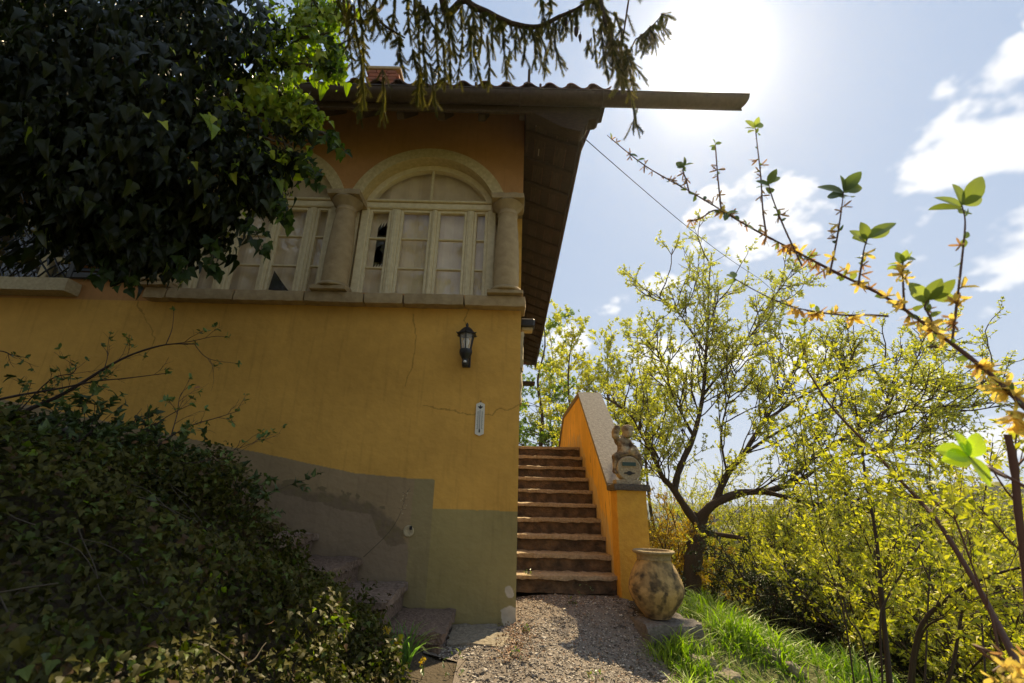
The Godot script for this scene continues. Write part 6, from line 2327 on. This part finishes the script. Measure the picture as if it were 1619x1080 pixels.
	# tufts of long grass
	var tufts := [[640, 1000, 3.0, 0.28, 46, "arching tuft of long dark grass before the garden steps"], [1085, 1035, 3.35, 0.24, 60, "tall bright tuft of grass before the urn's slab"], [1115, 1070, 3.0, 0.2, 50, "bright tuft of grass at the bottom edge by the gravel"]]
	for q in tufts:
		var p := at(q[0], q[1], q[2])
		p.y = ground_y(p.x, p.z)
		var W := thing("grass_tuft", p, q[5], "grass tuft", "tufts of long grass")
		for k in q[4]:
			var h: float = q[3] * rng.randf_range(0.6, 1.15)
			var bs := Basis(Vector3.UP, rng.randf() * TAU) * Basis(Vector3.RIGHT, rng.randf_range(-0.7, 0.1))
			put_mesh(W, "blade", LEAF.grass, M.blade if q[0] < 700 else M.blade2, Transform3D(bs.scaled(Vector3(h * 1.1, h, h)), p + Vector3(rng.randf_range(-0.05, 0.05), 0, rng.randf_range(-0.05, 0.05))))
	# yellow wildflowers
	for q in [[668, 1046, 2.85, 0.16, "small yellow wildflower head before the garden steps"], [612, 998, 2.8, 0.12, "dim yellow wildflower at the edge of the ivy"]]:
		var p := at(q[0], q[1], q[2])
		var g := Vector3(p.x, ground_y(p.x, p.z), p.z)
		var W := thing("yellow_wildflower", g, q[4], "wildflower", "yellow wildflowers")
		var b := MB.new()
		limb(b, curve([g, g.lerp(p, 0.6) + Vector3(0.01, 0, 0), p], 4), 0.002, 0.0015, 5)
		part(W, "stem", b, M.vine)
		for k in 12:
			put_mesh(W, "blossom", LEAF.flower, M.petal_yellow, leaf_tf(p + rdir() * 0.016, rdir() + Vector3(0, 0.3, 0.4), rdir(), 0.013))
		for k in 5:
			put_mesh(W, "leaf", LEAF.small, M.forsythia_leaf, leaf_tf(g.lerp(p, 0.3 + 0.1 * k), rdir(), Vector3.UP, 0.035))
	# dry flower stalk standing against the stained wall
	var q0 := Vector3(-1.12, 0.42, -3.93)
	var D := thing("dry_stalk", q0, "dry seed stalk leaning before the stained wall base", "stalk")
	var b := MB.new()
	var c := curve([q0, at(612, 845, 3.9), at(630, 818, 3.88), at(640, 790, 3.87), at(645, 775, 3.87)], 5)
	limb(b, c, 0.0025, 0.001, 5)
	for k in 12:
		var s := c[c.size() - 1 - rng.randi() % 9]
		limb(b, PackedVector3Array([s, s + rdir() * 0.035 + Vector3(0, 0.01, 0)]), 0.001, 0.0008, 4)
	part(D, "stem", b, M.vine)
	for k in 16:
		b = MB.new()
		b.lathe(PackedVector2Array([Vector2(0, -0.005), Vector2(0.004, 0), Vector2(0, 0.006)]), c[c.size() - 1 - rng.randi() % 9] + rdir() * 0.03, 6)
		part(D, "seed_head", b, M.pale_stone)

# the garden behind the camera: what the window panes mirror
func build_behind() -> void:
	var o := {"wander": 0.2, "lift": 0.06, "kids": [6, 4], "ratio": 0.5, "angle": 0.8, "seg": 0.3, "leaf": 0.12, "cluster": 4, "size": 0.17, "cols": [Color(0.20, 0.19, 0.04), Color(0.50, 0.44, 0.10)], "rise": 0.7}
	var words := ["leafy garden tree behind the photographer to the left", "leafy garden tree straight behind the photographer", "leafy garden tree behind the photographer to the right", "leafy garden tree far back on the left", "leafy garden tree far back on the right"]
	var spots := [Vector3(-4.2, 0, 3.6), Vector3(-0.6, 0, 5.4), Vector3(3.4, 0, 4.6), Vector3(-8.5, 0, 1.5), Vector3(7.0, 0, 5.0)]
	for i in spots.size():
		var f: Vector3 = spots[i]
		f.y = ground_y(f.x, f.z)
		simple_tree("garden_tree", words[i], f, 9.0 - f.y, 3.2, 74 if f.x < -3.0 else 24, o, "garden trees behind the camera", 0.16)

# ---------------------------------------------------------------- 
func _ready() -> void:
	rng.seed = 20240501
	fbm.seed = 3
	fbm.frequency = 1.0
	fbm.fractal_octaves = 4
	fine.seed = 4
	fine.frequency = 9.0
	fine.fractal_octaves = 3

	var cam := Camera3D.new()
	cam.name = "camera"
	cam.keep_aspect = Camera3D.KEEP_HEIGHT
	cam.fov = rad_to_deg(2.0 * atan(540.0 / 720.0))
	cam.near = 0.05
	cam.far = 6000.0
	cam.position = EYE
	cam.basis = Basis(Vector3.RIGHT, deg_to_rad(PITCH)) * Basis(Vector3(0, 0, 1), deg_to_rad(ROLL))
	var lens := CameraAttributesPhysical.new()
	lens.frustum_focal_length = 16.0
	lens.frustum_focus_distance = 5.0
	lens.frustum_near = 0.05
	lens.frustum_far = 6000.0
	lens.exposure_aperture = 4.0
	cam.attributes = lens
	add_child(cam)
	cam.current = true

	var env := Environment.new()
	env.background_mode = Environment.BG_SKY
	var sky := Sky.new()
	var pano := PanoramaSkyMaterial.new()
	pano.panorama = ImageTexture.create_from_image(sky_image())
	sky.sky_material = pano
	env.sky = sky
	env.background_energy_multiplier = 1.0
	env.tonemap_mode = Environment.TONE_MAPPER_LINEAR
	env.tonemap_exposure = 1.6
	# bright spring haze that glows round the sun
	env.volumetric_fog_enabled = true
	env.volumetric_fog_density = 0.0006
	env.volumetric_fog_albedo = Color(1.0, 0.98, 0.94)
	env.volumetric_fog_anisotropy = 0.80
	env.sdfgi_enabled = true
	env.ssao_enabled = true
	env.ssil_enabled = true
	var we := WorldEnvironment.new()
	we.name = "world_environment"
	we.environment = env
	add_child(we)

	var sun := DirectionalLight3D.new()
	sun.name = "sun"
	sun.light_energy = 1.6
	sun.light_color = Color(1.0, 0.91, 0.74)
	sun.light_angular_distance = 0.53
	sun.shadow_enabled = true
	var sd := ray(1112, 92).normalized()
	sun.basis = Basis.looking_at(-sd, Vector3.UP)
	add_child(sun)

	make_materials()
	build_ground()
	build_house()
	build_stairs()
	build_wall_things()
	build_plants()
